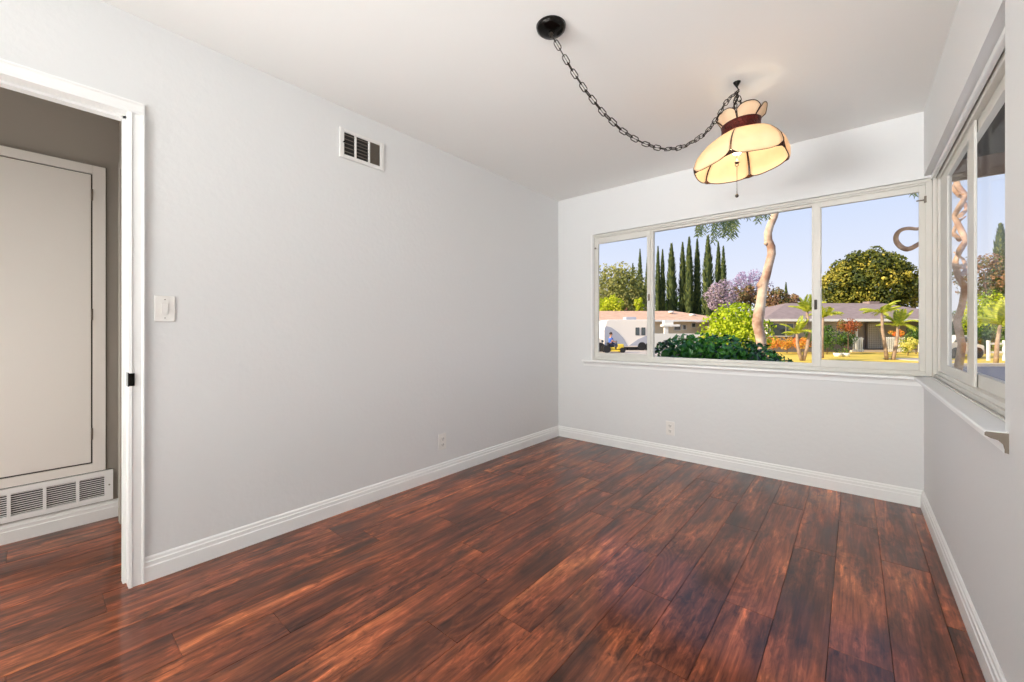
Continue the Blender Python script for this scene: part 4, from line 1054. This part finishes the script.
# ---- grey-roofed house (right)
D = 26.0
hB = thing('grey_roof_house', 'low house with a wide grey shingle roof across the lawn', 'house', F(L_(850, D), D + 4, GZ))
ze = Z_(319.2, D)
zr = Z_(303.2, D + 5)
l0, l1 = L_(763.5, D), L_(985, D)
rm = MB(); rm.hexa([F(l0, D, ze), F(l1, D, ze), F(l1, D + 10, ze), F(l0, D + 10, ze), F(L_(786, D + 5), D + 4.98, zr), F(l1 - 2, D + 4.98, zr), F(l1 - 2, D + 5.02, zr), F(L_(786, D + 5), D + 5.02, zr)])
rm.build('roof', M['greyroof'], hB)
MB().fbox(L_(866, D + 5), L_(876, D + 5), D + 4.7, D + 5.3, zr - 0.3, zr + 0.12).build('ridge_vent', M['greyroof'], hB)
MB().fbox(l0, l1, D - 0.06, D, Z_(321.4, D), ze + 0.02).build('fascia', M['white'], hB)
wl_ = MB().fbox(L_(766.5, D + .9), L_(852, D + .9), D + 0.9, D + 9, GZ, ze); wl_.fbox(L_(852, D + 2.4), L_(975, D + 2.4), D + 2.4, D + 9, GZ, ze)
wl_.build('wall', M['greywall'], hB)
MB().fbox(L_(766.5, D + .9), L_(852, D + .9), D + 0.8, D + 0.9, GZ, Z_(337.2, D + .9)).build('lower_siding', M['skirt'], hB)
Dw = D + 0.9
for (a, b_) in ((766.6, 768.0), (769.2, 783.9), (785, 791.8)):
    wf = MB().fbox(L_(a - .6, Dw), L_(b_ + .6, Dw), Dw - 0.14, Dw - 0.02, Z_(336.6, Dw), Z_(322.6, Dw)).build('window', M['white'], hB)
    MB().fbox(L_(a, Dw), L_(b_, Dw), Dw - 0.15, Dw - 0.13, Z_(335.6, Dw), Z_(323.4, Dw)).build('pane', M['housepane'], wf)
Dd = D + 2.3
df = MB().fbox(L_(866, Dd), L_(882.4, Dd), Dd - 0.12, Dd, GZ + 0.16, Z_(323, Dd)).build('door', M['greywall'], hB)
mb = MB()
for i in range(9):
    l = L_(866.6 + i * 1.9, Dd); mb.fbox(l - 0.012, l + 0.012, Dd - 0.15, Dd - 0.12, GZ + 0.2, Z_(324, Dd))
for i in range(14):
    z = GZ + 0.25 + i * 0.13; mb.fbox(L_(866.4, Dd), L_(882, Dd), Dd - 0.15, Dd - 0.12, z, z + 0.02)
mb.build('lattice', M['white'], df)
MB().fbox(L_(852, D + .6), L_(975, D + .6), D + 0.6, D + 2.4, GZ, GZ + 0.14).build('porch_slab', M['concrete'], hB)
for a in (856.5, 898.5, 922, 946):
    MB().fbox(L_(a, D + .5), L_(a + 1.2, D + .5), D + 0.5, D + 0.6, GZ + 0.14, ze).build('porch_post', M['white'], hB)
def picket(label, a0, a1, D, ytop):
    f = thing('picket_fence', label, 'fence', F(L_((a0 + a1) / 2, D), D, GZ))
    mb = MB(); n = int((L_(a1, D) - L_(a0, D)) / 0.11)
    for i in range(n + 1):
        l = L_(a0, D) + i * 0.11
        mb.fbox(l, l + 0.055, D, D + 0.03, GZ + 0.1, Z_(ytop, D))
    mb.build('pickets', M['white'], f)
    MB().fbox(L_(a0, D), L_(a1, D) + .06, D + 0.03, D + 0.07, Z_(ytop, D) - 0.12, Z_(ytop, D) - 0.05).build('rail', M['white'], f)
    MB().fbox(L_(a0, D), L_(a1, D) + .06, D + 0.03, D + 0.07, GZ + 0.15, GZ + 0.24).build('rail', M['white'], f)
picket('short white picket fence left of the lattice door', 853, 863.5, 25.4, 337.6)
picket('white picket fence right of the lattice door, behind the palm', 885, 905.5, 25.4, 337.0)

# shrubs and flowers against the house
def shrub(label, leafm, px, y, D, rl, rz, n, seed, rd=0.5, size=0.09, name='flower_bush', cat='bush'):
    tree(name, label, cat, leafm, P(px, y, D), rl, rd, rz, n, 45, size, seed, trunk=True, tr=0.02, sub=0.42)
shrub('orange flowering bush under the house window beside the pale trunk', 'orange', 773, 343, 24.2, 0.50, 0.36, 10, 61)
shrub('orange flowering bush left of the crossed palm stems', 'orange', 787, 343.5, 25.5, 0.55, 0.36, 10, 62)
shrub('orange flowering bush behind the crossed palm stems', 'orange', 801, 343, 24.4, 0.45, 0.36, 10, 63)
shrub('red-leaved shrub under the grey roof in the right window light', 'red', 848, 326, 23.0, 0.60, 0.36, 12, 64, name='red_shrub')
shrub('dark green shrub beneath the red-leaved shrub', 'shrub', 845, 339, 25.2, 0.5, 0.55, 12, 65, name='green_shrub')
shrub('green shrub at the left edge of the right window light', 'shrub', 827, 337, 24.2, 0.34, 0.85, 16, 66, name='green_shrub')
shrub('dark shrub behind the centre window post', 'shrub', 812, 338, 25.4, 0.36, 0.70, 12, 67, name='green_shrub')
shrub('orange flower cluster above the right picket fence', 'orange', 897, 333.5, 25.9, 0.32, 0.16, 6, 68)
shrub('pale yellow flowering bush at the right end of the picket fence', 'yellow', 908, 345, 22.9, 0.42, 0.42, 10, 69)
shrub('green bush at the far right edge of the back window', 'shrub', 916, 336, 24.4, 0.40, 0.62, 12, 70, name='green_shrub')
for a, lb in ((837.5, 'small white planter left of its twin on the lawn edge'), (845.5, 'small white planter right of its twin on the lawn edge')):
    c = F(L_(a, 22.0), 22.0, GZ)
    pt = thing('planter', lb, 'planter', c)
    MB().lathe([(0.0001, GZ), (0.14, GZ), (0.20, GZ + 0.20), (0.17, GZ + 0.20), (0.0001, GZ + 0.17)], c.x, c.y, 16).build('pot', M['white'], pt)
    mb = MB(); clump(mb, c + UP * 0.30, 0.16, 60, 0.08, random.Random(int(a))); mb.build('plant', GREENS['shrub'], pt, recalc=False)
slab('floor_walkway', L_(900, 19.5), L_(940, 19.5), 18.6, 20.4, GZ, GZ + 0.03, M['concrete'])

# ---- palms
def frond(mb, base, az, el, length, droopf, R, w=0.10):
    d = Vector((math.cos(az) * math.cos(el), math.sin(az) * math.cos(el), math.sin(el)))
    p = base.copy(); n = 14; pts = [p.copy()]
    for i in range(n):
        p = p + d * (length / n); d = (d + Vector((0, 0, -droopf / n))).normalized(); pts.append(p.copy())
    mb.tube(pts, [0.014 * (1 - i / (n + 2)) for i in range(n + 1)], 5)
    for i in range(1, n):
        t = (pts[i + 1] - pts[i]).normalized(); sd = t.cross(UP)
        if sd.length < 1e-3: sd = Vector((1, 0, 0))
        sd.normalize(); ll = length * 0.30 * math.sin(PI * (i + 1) / (n + 1.5)) + 0.05
        for s_ in (-1, 1):
            for hh in (0, 0.5):
                q = pts[i].lerp(pts[i + 1], hh)
                tip = q + sd * s_ * ll * 0.75 + t * ll * 0.6 + Vector((0, 0, -ll * 0.35))
                a = t * 0.022
                mb.add([q - a, q.lerp(tip, .5) + a * 0.8 + UP * 0.01, tip, q.lerp(tip, .5) - a * 0.8], [(0, 1, 2, 3)], R.random())
def palm(label, stems, D, seed, fl=1.0, nf=11):
    R = random.Random(seed)
    b0 = PG(stems[0][0][0], D)
    t = thing('palm', label, 'palm tree', b0)
    for st in stems:
        pts = [P(a, b, D) for a, b in st]; pts[0].z = GZ
        k = len(pts); MB().tube(pts, [0.085 - 0.03 * i / (k - 1) for i in range(k)], 10).build('trunk', M['palmtrunk'], t)
        mb = MB(); top = pts[-1]
        for i in range(nf):
            frond(mb, top, i * 2.4 + R.uniform(-.3, .3), R.uniform(0.55, 1.5), fl * R.uniform(0.8, 1.15), R.uniform(0.7, 1.9), R)
        mb.build('fronds', GREENS['palm'], t, recalc=False)
palm('young palm with two stems standing on the lawn before the lattice door', [[(886.8, 360), (885, 345), (882.5, 330), (882, 313)], [(893, 360), (895.5, 348), (897.5, 336), (898, 326)]], 19.6, 5, 0.85)
palm('young palm with crossed stems left of the window post', [[(802, 361), (799, 352), (797.5, 344), (797, 334)], [(803, 361), (807, 348), (809.5, 334), (807, 312)]], 19.0, 6, 0.8)
palm('palm seen through the right-hand window', [[(996, 361), (997, 345), (1000, 325)]], 17.5, 8, 1.1)
palm('palm drooping at the left edge of the right window light', [[(822, 354), (822, 340), (823, 318)]], 20.8, 9, 1.0)

# ---- things across the street seen through the right window
D = 20.6
wc = thing('silver_car', 'pale parked car low in the far pane of the right-hand window', 'car', F(L_(958, D), D + .8, GZ))
zb = GZ + 0.2; la, lb = L_(949, D), L_(985, D)
ln = lb - la
poly = [(la, zb), (lb, zb), (lb, zb + .45), (lb - .2 * ln, zb + .55), (lb - .33 * ln, zb + .95), (la + .25 * ln, zb + .98), (la + .08 * ln, zb + .6), (la, zb + .5)]
MB().prism(poly, lambda u, v, q: F(u, q, v), D, D + 1.6).build('body', M['trailer'], wc, bevel=0.05)
MB().prism([(la + .14 * ln, zb + .62), (lb - .25 * ln, zb + .62), (lb - .35 * ln, zb + .9), (la + .27 * ln, zb + .92)], lambda u, v, q: F(u, q, v), D - 0.01, D + 0.02).build('side_window', M['housepane'], wc)
for f in (.2, .8):
    c = F(la + f * ln, D + 0.08, GZ + 0.28); MB().tube([c - VV * 0.1, c + VV * 0.1], 0.28, 16).build('wheel', M['tyre'], wc)
D = 19.0
rf_ = thing('rail_fence', 'low white rail fence behind the palm in the right-hand window', 'fence', F(L_(1000, D), D, GZ))
mb = MB()
for z in (0.35, 0.75): MB().fbox(L_(988, D), L_(1040, D), D, D + 0.05, GZ + z, GZ + z + 0.09).build('rail', M['white'], rf_)
mb = MB()
for a in (988, 1004, 1020, 1038): MB().fbox(L_(a, D), L_(a, D) + .09, D - 0.02, D + 0.07, GZ, GZ + 0.95).build('fence_post', M['white'], rf_)
